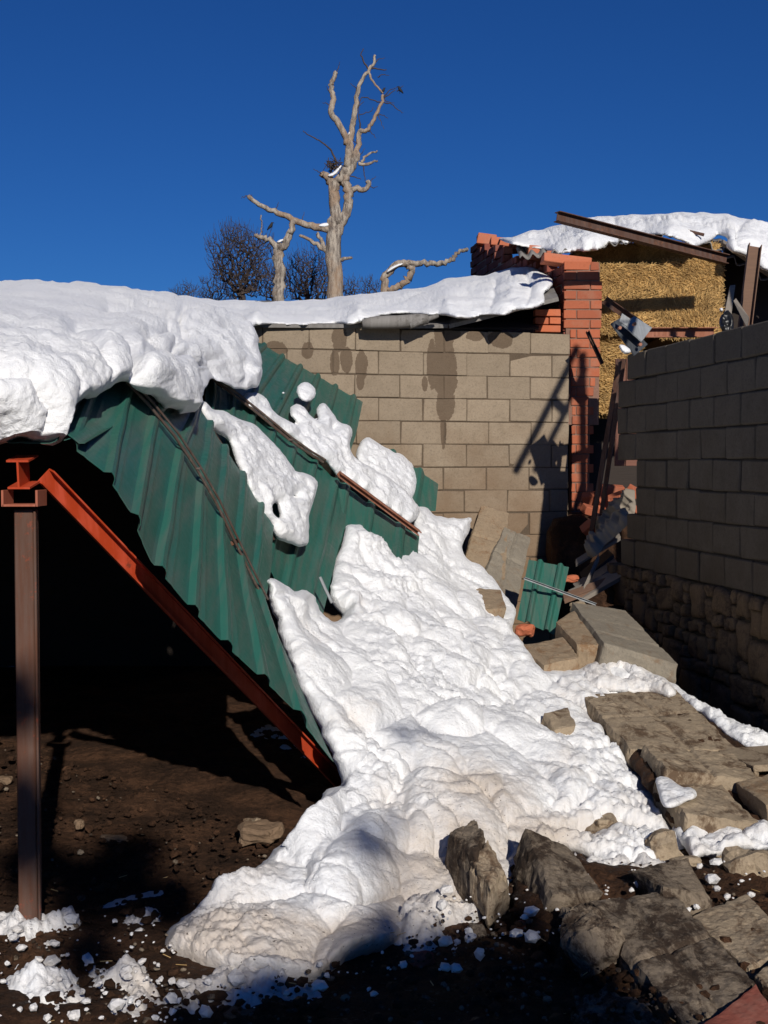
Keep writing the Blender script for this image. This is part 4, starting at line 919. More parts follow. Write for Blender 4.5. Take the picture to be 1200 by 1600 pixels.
# ------------------------------------------------------------------ rubble: slabs of block wall, blocks, rocks
def slab(name, q, t, mat, label, cat, seed=1, rough=.012, group=None, nu=34, chip=.016, joints=()):
    """broken slab: four top corners (going round), thickness t; surface and edges roughened and chipped"""
    jt = np.random.RandomState(seed * 7 + 1); q = [np.asarray(a, float) + np.array([0, 0, jt.normal() * .020]) for a in q]; n = norm(np.cross(q[1] - q[0], q[3] - q[0])); n = n if n[2] > 0 else -n
    nt_ = 5; m = MB(); g = np.linspace(0, 1, nu + 1)
    def pt(u, v, k): return (q[0] * (1 - u) * (1 - v) + q[1] * u * (1 - v) + q[2] * u * v + q[3] * (1 - u) * v) - n * t * k
    vs = []; key = {}
    def idx(i, j, k):
        if (i, j, k) not in key: key[(i, j, k)] = len(vs); vs.append((i / nu, j / nu, k / nt_))
        return key[(i, j, k)]
    fs = []
    for i in range(nu):
        for j in range(nu):
            fs.append((idx(i, j, 0), idx(i + 1, j, 0), idx(i + 1, j + 1, 0), idx(i, j + 1, 0)))
            fs.append((idx(i, j, nt_), idx(i, j + 1, nt_), idx(i + 1, j + 1, nt_), idx(i + 1, j, nt_)))
        for k in range(nt_):
            fs += [(idx(i, 0, k), idx(i, 0, k + 1), idx(i + 1, 0, k + 1), idx(i + 1, 0, k)), (idx(i, nu, k), idx(i + 1, nu, k), idx(i + 1, nu, k + 1), idx(i, nu, k + 1)),
                   (idx(0, i, k), idx(0, i + 1, k), idx(0, i + 1, k + 1), idx(0, i, k + 1)), (idx(nu, i, k), idx(nu, i, k + 1), idx(nu, i + 1, k + 1), idx(nu, i + 1, k))]
    a = np.array(vs); U, W_, K = a[:, 0], a[:, 1], a[:, 2]
    pp = np.stack([pt(u, v, k) for u, v, k in a]); cen = pp.mean(0)
    lu = np.linalg.norm(q[1] - q[0]); lv = np.linalg.norm(q[3] - q[0])
    eu = np.minimum(U, 1 - U) * lu; ev = np.minimum(W_, 1 - W_) * lv; ek = np.minimum(K, 1 - K) * t
    srt = np.sort(np.stack([eu, ev, ek]), axis=0); edge = srt[1]          # distance to the nearest arris
    nz = fbm(pp * 6 + seed, 4, seed, .6); nz2 = fbm(pp * 22 + seed, 4, seed + 4, .7)
    c2 = np.clip(1 - edge / (chip * (.6 + 1.2 * np.clip(nz + .3, 0, 1))), 0, 1) ** 1.5
    dirc = cen - pp; dirc /= np.linalg.norm(dirc, axis=1, keepdims=True) + 1e-9
    pp = pp + dirc * (c2 * chip * .55)[:, None]
    # plan outline wander
    ou = norm(q[1] - q[0]); ov = norm(q[3] - q[0])
    wu = fbm(np.stack([W_ * lv * 5, K * t * 8, W_ * 0 + seed], -1), 4, seed + 1, .7); wv = fbm(np.stack([U * lu * 5, K * t * 8, U * 0 + seed + 7], -1), 4, seed + 2, .7)
    pp = pp + ou * ((U - .5) * 2 * wu * rough * 2.2)[:, None] + ov * ((W_ - .5) * 2 * wv * rough * 2.2)[:, None]
    pp = pp + n * ((nz * .8 + nz2 * .8) * rough * np.where(K < .5, 1, -1))[:, None]
    for (ax_, at_) in joints:
        dj = np.abs((U if ax_ == 'u' else W_) - at_) * (lu if ax_ == 'u' else lv)
        pp = pp - n * (.012 * np.exp(-(dj / .012) ** 2) * (K < .3))[:, None]
    m.add(pp, fs)
    o = m.build(name, mat, None, False)
    return tag(o, label, cat, group)
def rock(name, c, ax, ay, az, mat, label, cat, seed, group=None):
    r = np.random.RandomState(seed); m = MB(); v, f = stone_verts(c, ax, ay, az, r, ex=3.2, am=.5)
    v = v + .018 * np.stack([fbm(v * 14 + k * 9 + seed, 3, seed) for k in range(3)], 1) * (np.linalg.norm(ax) / .08)
    m.add(v, f); o = m.build(name, mat); return tag(o, label, cat, group)
gr = 'pieces of fallen block wall'
slab('wall_slab', [P(752, 788, 10.850), P(795, 802, 10.850), P(790, 905, 9.900), P(722, 880, 10.100)], .13, M['rub_clean'], 'slab of blockwork with open joints, leaning furthest left on the tan wall', 'wall slab', 2, .008, gr, joints=[('v', .5)])
slab('wall_slab', [P(788, 822, 10.600), P(830, 835, 10.700), P(800, 985, 9.300), P(742, 930, 9.600)], .13, M['slab_grey'], 'blockwork slab leaning on the tan wall just left of the green scrap', 'wall slab', 3, .008, gr, joints=[('v', .35), ('u', .5)])
slab('wall_slab', [P(716, 914, 9.05), P(782, 924, 9.0), P(790, 958, 8.55), P(738, 945, 8.65)], .10, M['rub_clean'], 'flat tan piece of block lying in the upper right edge of the snow slide', 'wall slab', 4, .008, gr, nu=14)
slab('wall_slab', [P(893, 943, 8.750), P(978, 960, 8.750), P(1062, 1036, 7.500), P(942, 1010, 7.650)], .17, M['slab_grey'], 'clean grey slab lit edge on, its far end under the green scrap bar', 'wall slab', 5, .006, gr, joints=[('v', .4), ('v', .7)])
slab('concrete_block', [P(868, 972, 8.300), P(898, 948, 8.650), P(942, 1006, 7.750), P(902, 1004, 7.750)], .20, M['rub_clean'], 'tan block jammed under the left edge of the clean grey slab', 'block', 6, .008, gr, nu=14)
slab('concrete_block', [P(810, 1000, 8.000), P(884, 994, 8.100), P(904, 1024, 7.650), P(850, 1031, 7.550)], .19, M['rub_clean'], 'single tan block standing clear of the snow in front of the clean grey slab', 'block', 7, .008, gr, nu=16)
slab('wall_slab', [P(912, 1086, 7.150), P(1050, 1072, 7.350), P(1156, 1160, 6.300), P(984, 1166, 6.200)], .17, M['rub'], 'big muddy slab with a dark left edge, lying in the snow beside the shaded wall', 'wall slab', 8, .012, gr, joints=[('v', .45), ('u', .55)])
slab('wall_slab', [P(1000, 1168, 6.150), P(1150, 1164, 6.200), P(1196, 1216, 5.750), P(1040, 1216, 5.700)], .12, M['rub'], 'stained slab below the big muddy one, left of the hollow block', 'wall slab', 9, .012, gr, joints=[('u', .5)])
slab('wall_slab', [P(1018, 1216, 5.750), P(1120, 1205, 5.850), P(1190, 1282, 5.300), P(1068, 1276, 5.280)], .13, M['rub'], 'lowest stained slab of the right hand row, snow tucked under its left corner', 'wall slab', 10, .012, gr)
slab('wall_slab', [P(900, 1272, 5.500), P(950, 1268, 5.550), P(972, 1298, 5.330), P(925, 1306, 5.280)], .08, M['rub'], 'small flat slab half sunk in snow above the dark foreground slabs', 'wall slab', 12, .008, gr, nu=12)
slab('wall_slab', [P(846, 1112, 6.600), P(890, 1106, 6.700), P(900, 1128, 6.400), P(868, 1126, 6.400)], .13, M['rub'], 'small block end showing under snow left of the big muddy slab', 'wall slab', 13, .008, gr, nu=12)
# hollow block with its two openings
e = empty('hollow_block', P(1160, 1210, 6.0), 'hollow concrete block showing its openings at the right edge', 'block', gr)
ha, hb, hc = P(1108, 1166, 6.25), P(1200, 1168, 6.3), P(1178, 1196, 5.95)
u_ = norm(hb - ha); u_[2] = 0; u_ = norm(u_); v_ = norm(np.array([u_[1] * -1, u_[0], 0]) * -1); v_ = norm(np.array([.25, -1, 0])); u_ = norm(np.array([1, .25, 0])); w_ = np.array([0, 0, 1.0])
hc0 = P(1178, 1197, 5.95)
m = MB(); L_, D_, H_ = .4, .38, .17
def hb_box(x0, x1, z0, z1, y0=0, y1=D_): m.cbox(hc0 + u_ * (x0 + x1) / 2 - v_ * (y0 + y1) / 2 - w_ * (z0 + z1) / 2, u_ * (x1 - x0) / 2, v_ * (y1 - y0) / 2, w_ * (z1 - z0) / 2, .004, .002, rb)
hb_box(0, L_, 0, .03); hb_box(0, L_, H_ - .03, H_); hb_box(0, .03, .031, H_ - .031); hb_box(.185, .215, .031, H_ - .031); hb_box(L_ - .03, L_, .031, H_ - .031); hb_box(-.2, -.001, 0, H_, .1, D_)
m.build('shell', M['rub'], e)
m = MB(); m.box(hc0 + u_ * .2 - v_ * .3 - w_ * H_ / 2, u_ * .16, v_ * .01, w_ * .05); m.build('web', M['rub_wet'], e)
slab('concrete_block', [P(1148, 1220, 5.720), P(1222, 1216, 5.800), P(1240, 1262, 5.400), P(1196, 1264, 5.350)], .2, M['rub_clean'], 'block with a shaded left side at the right edge, under the hollow block', 'block', 14, .008, gr, nu=16)
slab('wall_slab', [P(820, 1312, 4.888), P(888, 1314, 4.935), P(942, 1398, 4.437), P(866, 1404, 4.371)], .13, M['rub_wet'], 'dark wet slab right of the pointed rock in the foreground', 'wall slab', 15, .012, gr)
slab('wall_slab', [P(918, 1406, 4.343), P(1052, 1398, 4.437), P(1180, 1540, 3.760), P(1085, 1606, 3.497)], .14, M['rub_wet'], 'largest foreground slab, dirty grey with black mud stains, bottom right', 'wall slab', 16, .012, gr, nu=40, joints=[('v', .5), ('u', .45)])
slab('wall_slab', [P(985, 1362, 4.653), P(1075, 1352, 4.700), P(1105, 1392, 4.465), P(1035, 1408, 4.380)], .10, M['rub_wet'], 'brown slab wedged behind the largest foreground slab', 'wall slab', 17, .012, gr, nu=18)
slab('wall_slab', [P(1072, 1424, 4.343), P(1160, 1396, 4.512), P(1260, 1480, 4.042), P(1172, 1512, 3.901)], .16, M['rub'], 'sunlit slab at the right edge with a deep black gap before it', 'wall slab', 18, .012, gr, nu=30)
slab('wall_slab', [P(1175, 1516, 3.854), P(1255, 1480, 4.042), P(1290, 1560, 3.713), P(1215, 1580, 3.619)], .14, M['rub'], 'slab corner cut by the frame at the lower right edge', 'wall slab', 19, .012, gr, nu=20)
slab('brick_slab', [P(1085, 1608, 3.478), P(1182, 1544, 3.732), P(1230, 1600, 3.525), P(1150, 1660, 3.290)], .12, M['brick_dk'], 'reddish brick piece in the bottom right corner', 'brick', 20, .006, None, nu=20)
slab('wall_slab', [P(856, 1404, 4.343), P(925, 1402, 4.380), P(972, 1470, 4.023), P(900, 1484, 3.948)], .12, M['rub_wet'], 'rough broken lump below the dark wet slab, left of the largest slab', 'wall slab', 21, .03, gr, chip=.06)
gk = 'loose rocks in the snow and mud'
def rk(px, py, d, sx, sz, sd, mat, lab, sy=None, rot=0, nm='rock'):
    c = P(px, py, d); cr_, sr = math.cos(rot), math.sin(rot)
    sx, sz = sx * d / 2000, sz * d / 2000; sy = sy or (sx + sz) / 2
    rock(nm, c, np.array([cr_, 0, sr]) * sx, np.array([0, sy, 0]), np.array([-sr, 0, cr_]) * sz, mat, lab, 'rock', sd, gk)
e_ = P(745, 1330, 5.0)
slab('pointed_rock', [P(694, 1308, 4.794), P(740, 1268, 5.029), P(765, 1300, 4.700), P(742, 1346, 4.512)], .22, M['rub_wet'], 'pointed brown rock standing up from the foot of the snow slide', 'rock', 23, .02, gk, chip=.05, nu=22)
slab('broken_block', [P(722, 1345, 4.559), P(766, 1302, 4.719), P(800, 1352, 4.512), P(764, 1400, 4.324)], .18, M['rub'], 'split greyish block lying against the pointed rock on its right', 'rock', 24, .02, gk, chip=.05, nu=22)
rk(1170, 1360, 4.9, 36, 34, 41, M['rub'], 'big rounded tan rock at the right edge before the snow')
rk(1035, 1330, 5.15, 25, 26, 42, M['rub'], 'upright pale rock at the lower edge of the snow, behind the brown slab', rot=.3)
rk(945, 1288, 5.4, 14, 9, 43, M['rub'], 'small rock beside the flat slab sunk in snow')
rk(1075, 1348, 5.0, 22, 9, 47, M['rub'], 'flat pale stone between the big rounded rock and the upright rock')
rk(905, 1430, 4.45, 30, 22, 44, M['rub_wet'], 'dark rock among the black mud left of the largest slab')
rk(405, 1302, 5.35, 32, 14, 45, concrete('light_earth', (.24, .16, .10), (.15, .10, .065)), 'pale lump of earth on the shed floor beside the snow')
rk(395, 1290, 5.45, 16, 10, 46, M['rub'], 'small stone touching the pale lump of earth')
rk(180, 1312, 5.38, 24, 5, 48, bpy.data.materials['light_earth'], 'flat pale flake lying alone on the muddy shed floor', sy=.03)
rk(125, 1288, 5.6, 8, 7, 49, bpy.data.materials['light_earth'], 'little pale stone on the mud left of the flat pale flake')
rk(8, 1218, 6.4, 10, 6, 50, bpy.data.materials['light_earth'], 'little pale stone at the left edge of the shed floor')
rk(820, 1445, 4.4, 14, 10, 51, M['brick'], 'small red brick chip in the mud below the split block')
rk(985, 1590, 3.75, 16, 12, 52, M['rub'], 'small pale stone in the black mud at the bottom')
rk(380, 1590, 3.72, 26, 14, 53, bpy.data.materials['light_earth'], 'pale earth lump at the bottom edge left of centre')
rk(820, 985, 8.55, 14, 9, 54, M['brick'], 'brown red chip at the foot of the green scrap')
rk(890, 905, 9.6, 12, 6, 55, M['brick'], 'red brick chip showing right of the green scrap')

# mud clods, pebbles and straw bits nobody could count
def clods(name, regions, mat, label_kind, seed, smin, smax):
    r = np.random.RandomState(seed); m = MB(); base, bf = stone_verts((0, 0, 0), (1, 0, 0), (0, 1, 0), (0, 0, 1), r)
    for (poly, n, dd) in regions:
        poly = np.array(poly, float); x0, y0 = poly.min(0); x1, y1 = poly.max(0)
        P_ = np.stack([r.uniform(x0, x1, n * 3), r.uniform(y0, y1, n * 3)], 1); _, _, ins = dist_poly(P_, poly); P_ = P_[ins][:n]
        for (px, py) in P_:
            g_ = on_plane(px, py, (0, 0, dd), (0, 0, 1)); s_ = smin * (smax / smin) ** (r.rand() ** 2.0)
            Rm, _ = np.linalg.qr(r.normal(size=(3, 3))); v = (base * (1 + .14 * r.normal(size=3))) @ Rm * s_
            v = v * np.array([1, 1, .75]) + g_ + np.array([0, 0, s_ * .2])
            m.add(v, bf)
    return tag(m.build(name, mat), kind='stuff')
_old = stone_verts
def coarse(c, ax, ay, az, r):
    t = np.array([(0, 0, 1), (.9, 0, .45), (.28, .85, .45), (-.72, .53, .45), (-.72, -.53, .45), (.28, -.85, .45), (.72, .53, -.45), (-.28, .85, -.45), (-.9, 0, -.45), (-.28, -.85, -.45), (.72, -.53, -.45), (0, 0, -1)], float)
    f = [(0, 1, 2), (0, 2, 3), (0, 3, 4), (0, 4, 5), (0, 5, 1), (1, 6, 2), (2, 7, 3), (3, 8, 4), (4, 9, 5), (5, 10, 1), (6, 7, 2), (7, 8, 3), (8, 9, 4), (9, 10, 5), (10, 6, 1), (11, 7, 6), (11, 8, 7), (11, 9, 8), (11, 10, 9), (11, 6, 10)]
    return t * (1 + .15 * r.normal(size=(12, 1))), f
stone_verts = coarse
shedfloor = [(-20, 1150), (480, 1300), (470, 1330), (330, 1400), (280, 1440), (-20, 1450)]
front = [(-20, 1440), (260, 1450), (300, 1530), (560, 1500), (700, 1430), (860, 1400), (980, 1480), (1080, 1610), (-20, 1610)]
clods('mud_clods', [(shedfloor, 750, .0), (front, 700, .0), ([(700, 1380), (860, 1330), (1210, 1370), (1210, 1610), (860, 1600), (640, 1480)], 300, .03)], M['mud'], 'stuff', 61, .004, .026)
clods('gravel', [(shedfloor, 90, .0), (front, 260, .0), ([(700, 1380), (860, 1330), (1210, 1370), (1210, 1610), (860, 1600), (640, 1480)], 220, .03)], M['rub_wet'], 'stuff', 62, .004, .014)
stone_verts = _old
m = MB(); r = np.random.RandomState(8)
for k in range(26):
    px, py = r.uniform(0, 1200), r.uniform(1330, 1600); g_ = on_plane(px, py, (0, 0, .02), (0, 0, 1)); an = r.uniform(0, 6.28); l = r.uniform(.008, .022)
    m.box(g_, np.array([math.cos(an), math.sin(an), r.normal() * .15]) * l, np.array([-math.sin(an), math.cos(an), 0]) * .0012, (0, 0, .0008))
tag(m.build('scattered_straw', M['straw']), kind='stuff')

# ------------------------------------------------------------------ dirty snow in front and smaller snow pieces
def dsp_s(S): return .05 * lumps(S * 6, 2) + .03 * lumps(S * 14, 3) + .03 * fbm(S * 9, 5, 3, .7)
def cdirt(v): return lambda px, py: 0 * px + v
def gsnow(poly, z, label, seed, dirt=.4, T=.07, R=6, amp=5, step=2.0, holes=(), name='snow_patch', grp='dirty snow remnants in the mud', dsp=dsp_s):
    f = lambda px, py: np.array([on_plane(a, b, (0, 0, z), (0, 0, 1))[1] for a, b in zip(px, py)])
    return tag(drape(name, poly, None, M['dirty_snow'], step=step, R=R, T=T, amp=amp, disp=dsp, dirt=cdirt(dirt), seed=seed, depth=f, holes=holes), label, 'snow', grp)
cover = [(20, 1460, 75, 28, 1.5), (110, 1455, 30, 16, .8), (55, 1550, 75, 42, 1.5), (225, 1440, 45, 26, 1.1), (205, 1530, 60, 42, .95), (300, 1580, 80, 26, .65), (330, 1400, 30, 22, .5), (420, 1575, 90, 20, .5), (430, 1545, 90, 24, 1.2), (350, 1535, 60, 24, .9), (660, 1455, 40, 30, 1.5), (740, 1420, 50, 36, 1.0), (640, 1440, 60, 60, .6),
         (850, 1395, 30, 40, .9), (900, 1370, 90, 24, 1.2), (1010, 1370, 60, 20, .8), (1075, 1330, 90, 30, 1.5), (1170, 1300, 60, 30, 1.4), (180, 1600, 60, 20, .8)]
def dsp_slush(S):
    px, py = proj(S); c = 0 * px
    for g_ in cover: c = c + gauss(px, py, *g_)
    c = np.minimum(c, 1.5)
    n = .6 * fbm(S * 4.2, 5, 33, .6) + .55 * fbm(S * 13, 4, 34, .65)
    h = -.075 + .085 * c + .10 * n + .045 * lumps(S * 7, 35) * np.clip(c, 0, 1) + .022 * lumps(S * 17, 36)
    return np.where(py > 1340, h, np.minimum(h + .02, .10))
def dirt_slush(px, py): return .42 + .25 * gauss(px, py, 700, 1430, 160, 70) + .15 * gauss(px, py, 300, 1560, 160, 50) - .26 * gauss(px, py, 40, 1570, 80, 70) - .15 * gauss(px, py, 1150, 1300, 120, 60)
fz_ = lambda px, py: np.array([on_plane(a, b, (0, 0, -.035), (0, 0, 1))[1] for a, b in zip(px, py)])
tag(drape('slush', [(-40, 1435), (120, 1425), (200, 1400), (330, 1370), (420, 1400), (600, 1400), (700, 1385), (860, 1330), (1000, 1340), (1060, 1290), (1230, 1270), (1230, 1400), (1000, 1420), (900, 1480), (860, 1560), (700, 1625), (-40, 1640)], None, M['dirty_snow'], step=2.0, R=14, T=.05, amp=4, disp=dsp_slush, dirt=dirt_slush, seed=71, depth=fz_), kind='stuff')
tag(drape('snow_patch', [(905, 1050), (930, 1032), (965, 1030), (1000, 1040), (1040, 1060), (1062, 1085), (1045, 1092), (1015, 1082), (985, 1086), (950, 1078), (920, 1080)], [(905, 1050, 7.6), (965, 1030, 7.75), (1060, 1085, 7.1), (950, 1080, 7.25), (1010, 1085, 7.2)], M['dirty_snow'], step=2, R=7, T=.06, amp=2.2, disp=dsp_s, dirt=cdirt(.42), seed=81, holes=[[(955, 1050), (975, 1045), (985, 1058), (965, 1064)]]), 'dirty snow strip between the clean grey slab and the big muddy slab', 'snow')
tag(drape('snow_patch', [(1045, 1078), (1075, 1082), (1120, 1108), (1150, 1128), (1215, 1150), (1215, 1182), (1180, 1176), (1158, 1164), (1110, 1128), (1075, 1100)], [(1045, 1080, 7.35), (1120, 1110, 7.0), (1215, 1150, 6.75), (1158, 1164, 6.45), (1215, 1180, 6.4)], M['snow'], step=2, R=6, T=.06, amp=2.0, disp=dsp_s, seed=83), 'snow strip along the foot of the shaded wall, half in blue shade', 'snow')
tag(drape('snow_patch', [(1024, 1216), (1040, 1210), (1056, 1226), (1086, 1234), (1092, 1246), (1066, 1254), (1048, 1268), (1036, 1262), (1030, 1240)], [(1024, 1216, 5.66), (1056, 1222, 5.64), (1092, 1246, 5.42), (1048, 1268, 5.26)], M['dirty_snow'], step=1.5, R=5, T=.05, amp=2.4, disp=lambda S: .03 * lumps(S * 9, 4) + .015 * fbm(S * 20, 3), dirt=cdirt(.15), seed=84), 'small snow remnant on the left corner of the lowest stained slab', 'snow')
tag(drape('snow_patch', [(1050, 1300), (1090, 1280), (1140, 1285), (1180, 1278), (1215, 1285), (1215, 1330), (1170, 1330), (1130, 1338), (1080, 1340)], [(1050, 1300, 5.35), (1215, 1280, 5.4), (1215, 1330, 5.1), (1080, 1340, 5.05)], M['dirty_snow'], step=2, R=8, T=.08, amp=3, disp=lambda S: .06 * lumps(S * 8, 4) + .02 * fbm(S * 18, 3), dirt=cdirt(.2), seed=85), 'crumbly lumps of snow at the right edge above the big rounded rock', 'snow')
tag(drape('snow_patch', [(352, 1175), (368, 1150), (395, 1135), (430, 1132), (480, 1150), (510, 1200), (500, 1240), (450, 1255), (400, 1245), (350, 1210)], [(330, 1165, 7.7), (430, 1118, 7.9), (500, 1200, 6.9), (400, 1245, 6.8)], M['snow'], step=3, R=14, T=.2, amp=3, disp=dsp_s, seed=86), 'dim heap of snow in the dark under the fallen sheet', 'snow')

# ------------------------------------------------------------------ trees beyond the roofs
def limb_pts(pts, d, jit=.0, seed=0, sub=4):
    """pixel polyline at distance d -> finely bent 3-D polyline"""
    r = np.random.RandomState(seed); p = [np.array(P(x, y, d + dz)) for (x, y, *z_) in pts for dz in [z_[0] if z_ else 0]]
    out = []
    for i in range(len(p) - 1):
        p0 = p[max(i - 1, 0)]; p1 = p[i]; p2 = p[i + 1]; p3 = p[min(i + 2, len(p) - 1)]
        for k in range(sub):
            t = k / sub
            out.append(.5 * ((2 * p1) + (-p0 + p2) * t + (2 * p0 - 5 * p1 + 4 * p2 - p3) * t * t + (-p0 + 3 * p1 - 3 * p2 + p3) * t ** 3) + r.normal(size=3) * jit * (k > 0))
    out.append(p[-1]); return out
def limb(m, pts, r0, r1, d, seed=0, jit=.02, n=10, sub=4, wob=.10):
    q = limb_pts(pts, d, jit, seed, sub); k = d / 2000; N = len(q)
    rad = [k * (r0 + (r1 - r0) * i / (N - 1)) for i in range(N)]; m.tube(q, rad, n, True, wob * .6, np.random.RandomState(seed + 50))
DT = 28.0
e = empty('dead_tree', P(525, 470, DT), 'tall bare dead tree with pale forked trunk against the blue sky', 'tree')
m = MB(); limb(m, [(526, 520), (525, 470), (522, 420), (522, 370), (524, 345)], 14, 11, DT, 1); limb(m, [(524, 350), (523, 310), (519, 285), (512, 278), (502, 271)], 9.5, 5, DT, 2)
limb(m, [(523, 300), (526, 285), (538, 270), (545, 250), (546, 232), (543, 218)], 8, 6, DT, 3); limb(m, [(526, 365), (535, 345), (544, 322), (546, 305), (541, 288), (540, 275), (551, 255), (558, 240)], 8, 6, DT, 4)
m.build('trunk', M['bark'], e, True)
for k, (pp_, a_, b_) in enumerate([
    ([(544, 222), (538, 210), (528, 192), (518, 178), (519, 165), (521, 152), (517, 140), (518, 128), (526, 112)], 5.5, 3.4),
    ([(546, 230), (550, 205), (553, 185), (556, 165), (558, 148), (563, 130), (572, 115), (583, 102), (586, 86)], 5.2, 2.0),
    ([(556, 242), (560, 220), (563, 205), (571, 205), (580, 195), (588, 178), (596, 162), (599, 148)], 4.6, 2.0),
    ([(546, 300), (555, 295), (568, 296), (577, 288), (573, 284)], 5.2, 3.0),
    ([(524, 362), (505, 357), (480, 352), (462, 345), (440, 335), (420, 328), (405, 320), (388, 306)], 6.5, 3.2),
    ([(522, 408), (512, 395), (498, 384), (485, 375), (468, 368)], 5, 2.2), ([(508, 390), (502, 376), (495, 364)], 4, 2.5),
    ([(530, 408), (540, 404), (550, 402)], 3.6, 2), ([(560, 256), (572, 257), (583, 253), (590, 251)], 3, 1.2), ([(565, 254), (572, 244), (582, 238), (590, 236)], 2.4, 1),
    ([(577, 112), (580, 124), (590, 136), (598, 146)], 2, 1.4), ([(580, 106), (590, 108), (604, 109)], 1.6, .7), ([(576, 108), (568, 96), (564, 84), (568, 76)], 1.5, .6),
    ([(599, 152), (608, 148), (618, 140)], 1.2, .5), ([(600, 160), (612, 163), (622, 172), (630, 176)], 1, .4), ([(596, 160), (582, 156), (568, 152), (562, 160), (560, 182)], 1, .5), ([(560, 180), (570, 177), (580, 174), (583, 168)], .8, .4),
    ([(563, 205), (562, 190), (560, 180)], 1.6, .8), ([(524, 250), (518, 236), (508, 226), (495, 218), (480, 210), (474, 204)], 1.6, .6), ([(568, 257), (569, 270), (570, 282)], 1, .6), ([(542, 274), (552, 276), (564, 280)], 1.2, .6)]):
    m = MB(); limb(m, pp_, a_, b_, DT, 10 + k, jit=.012 if a_ > 2 else .006, n=8 if a_ > 2 else 5); m.build('branch', M['bark'] if a_ > 1.7 else M['twig'], e, True)
r = np.random.RandomState(19)
for k, (x_, y_, dx_, dy_) in enumerate([(520, 150, -8, -10), (517, 165, -10, -3), (560, 140, -10, -8), (586, 100, 12, -8), (590, 120, 14, -2), (598, 150, 14, 10), (588, 178, 14, 4), (590, 180, 8, 14), (572, 205, 12, 6), (556, 170, 10, -8), (552, 240, 14, -4), (577, 288, 8, -10), (577, 290, 10, 4), (400, 318, -6, -10), (430, 330, 4, -12), (388, 306, -8, 2), (470, 348, 4, -12), (502, 271, -10, -6), (560, 225, -10, -12), (600, 150, 16, -14), (620, 142, 8, -6), (484, 376, -8, -8), (526, 112, 4, -12)]):
    m = MB(); limb(m, [(x_, y_), (x_ + dx_ * .6 + r.normal(), y_ + dy_ * .6 + r.normal() * 2), (x_ + dx_ * 1.3, y_ + dy_ * 1.3 + r.normal() * 3)], .9, .35, DT, 200 + k, jit=.01, n=4)
    m.build('twig', M['twig'], e)
m = MB(); r = np.random.RandomState(9)
for k in range(60):
    c = P(522, 258, DT) + r.normal(size=3) * np.array([.07, .07, .05]); a = norm(r.normal(size=3)); m.tube([c - a * .12, c + a * .12], .008, 4)
tag(m.build('nest', M['twig']), 'dark twig nest in the first fork of the dead tree', 'nest')
def tsnow(poly, d, label, seed):
    f = lambda px, py: d + 0 * px
    tag(drape('snow_patch', poly, None, M['snow'], step=.8, R=4, T=.1, amp=.5, seed=seed, depth=f), label, 'snow', 'snow resting on the dead trees')
tsnow([(508, 272), (520, 272), (528, 262), (535, 253), (537, 258), (528, 272), (520, 280), (512, 280)], DT - .16, 'snow in the first fork of the tall dead tree', 1)
tsnow([(540, 214), (547, 200), (549, 206), (546, 216)], DT - .12, 'snow high in the upper fork of the tall dead tree', 2)
tsnow([(490, 352), (505, 350), (515, 344), (516, 356), (500, 357)], DT - .12, 'snow where the long left branch joins the tall dead tree', 3)
tsnow([(548, 292), (556, 289), (562, 291), (552, 297)], DT - .12, 'snow on the short right limb of the tall dead tree', 4)
e = empty('dead_tree', P(437, 470, 26), 'short dead tree stump with two stubby limbs left of the tall one', 'tree')
m = MB(); limb(m, [(440, 520), (436, 468), (435, 440), (438, 420), (434, 400), (440, 382)], 9, 8, 26, 31, wob=.16); m.build('trunk', M['bark'], e, True)
for k, (pp_, a_, b_) in enumerate([([(438, 390), (448, 375), (455, 360), (457, 346)], 6.5, 4.5), ([(437, 388), (425, 378), (412, 372), (400, 367)], 5, 3), ([(408, 370), (409, 355), (408, 336)], 1.2, 1)]):
    m = MB(); limb(m, pp_, a_, b_, 26, 35 + k, wob=.14); m.build('branch', M['bark'], e, True)
tsnow([(428, 376), (438, 375), (446, 368), (446, 376), (438, 383), (430, 382)], 25.85, 'snow in the fork of the short dead stump', 5)
e = empty('dead_tree', P(612, 460, 24), 'twisted dead limb curling into a loop above the snow, left of the brick wall', 'tree')
m = MB(); limb(m, [(604, 475), (601, 445), (602, 430), (612, 420), (628, 412), (640, 414), (641, 428), (630, 442), (618, 450), (606, 455)], 6, 5, 24, 41, wob=.12)
m.build('trunk', M['bark'], e, True)
m = MB(); limb(m, [(636, 411), (655, 412), (672, 411), (688, 411), (702, 408), (712, 400), (722, 392), (730, 389)], 5, 2.6, 24, 42, wob=.16); m.build('branch', M['bark'], e, True)
tsnow([(601, 428), (604, 420), (616, 414), (630, 409), (634, 412), (622, 417), (610, 423), (604, 431)], 23.85, 'snow on the looping dead limb', 6)
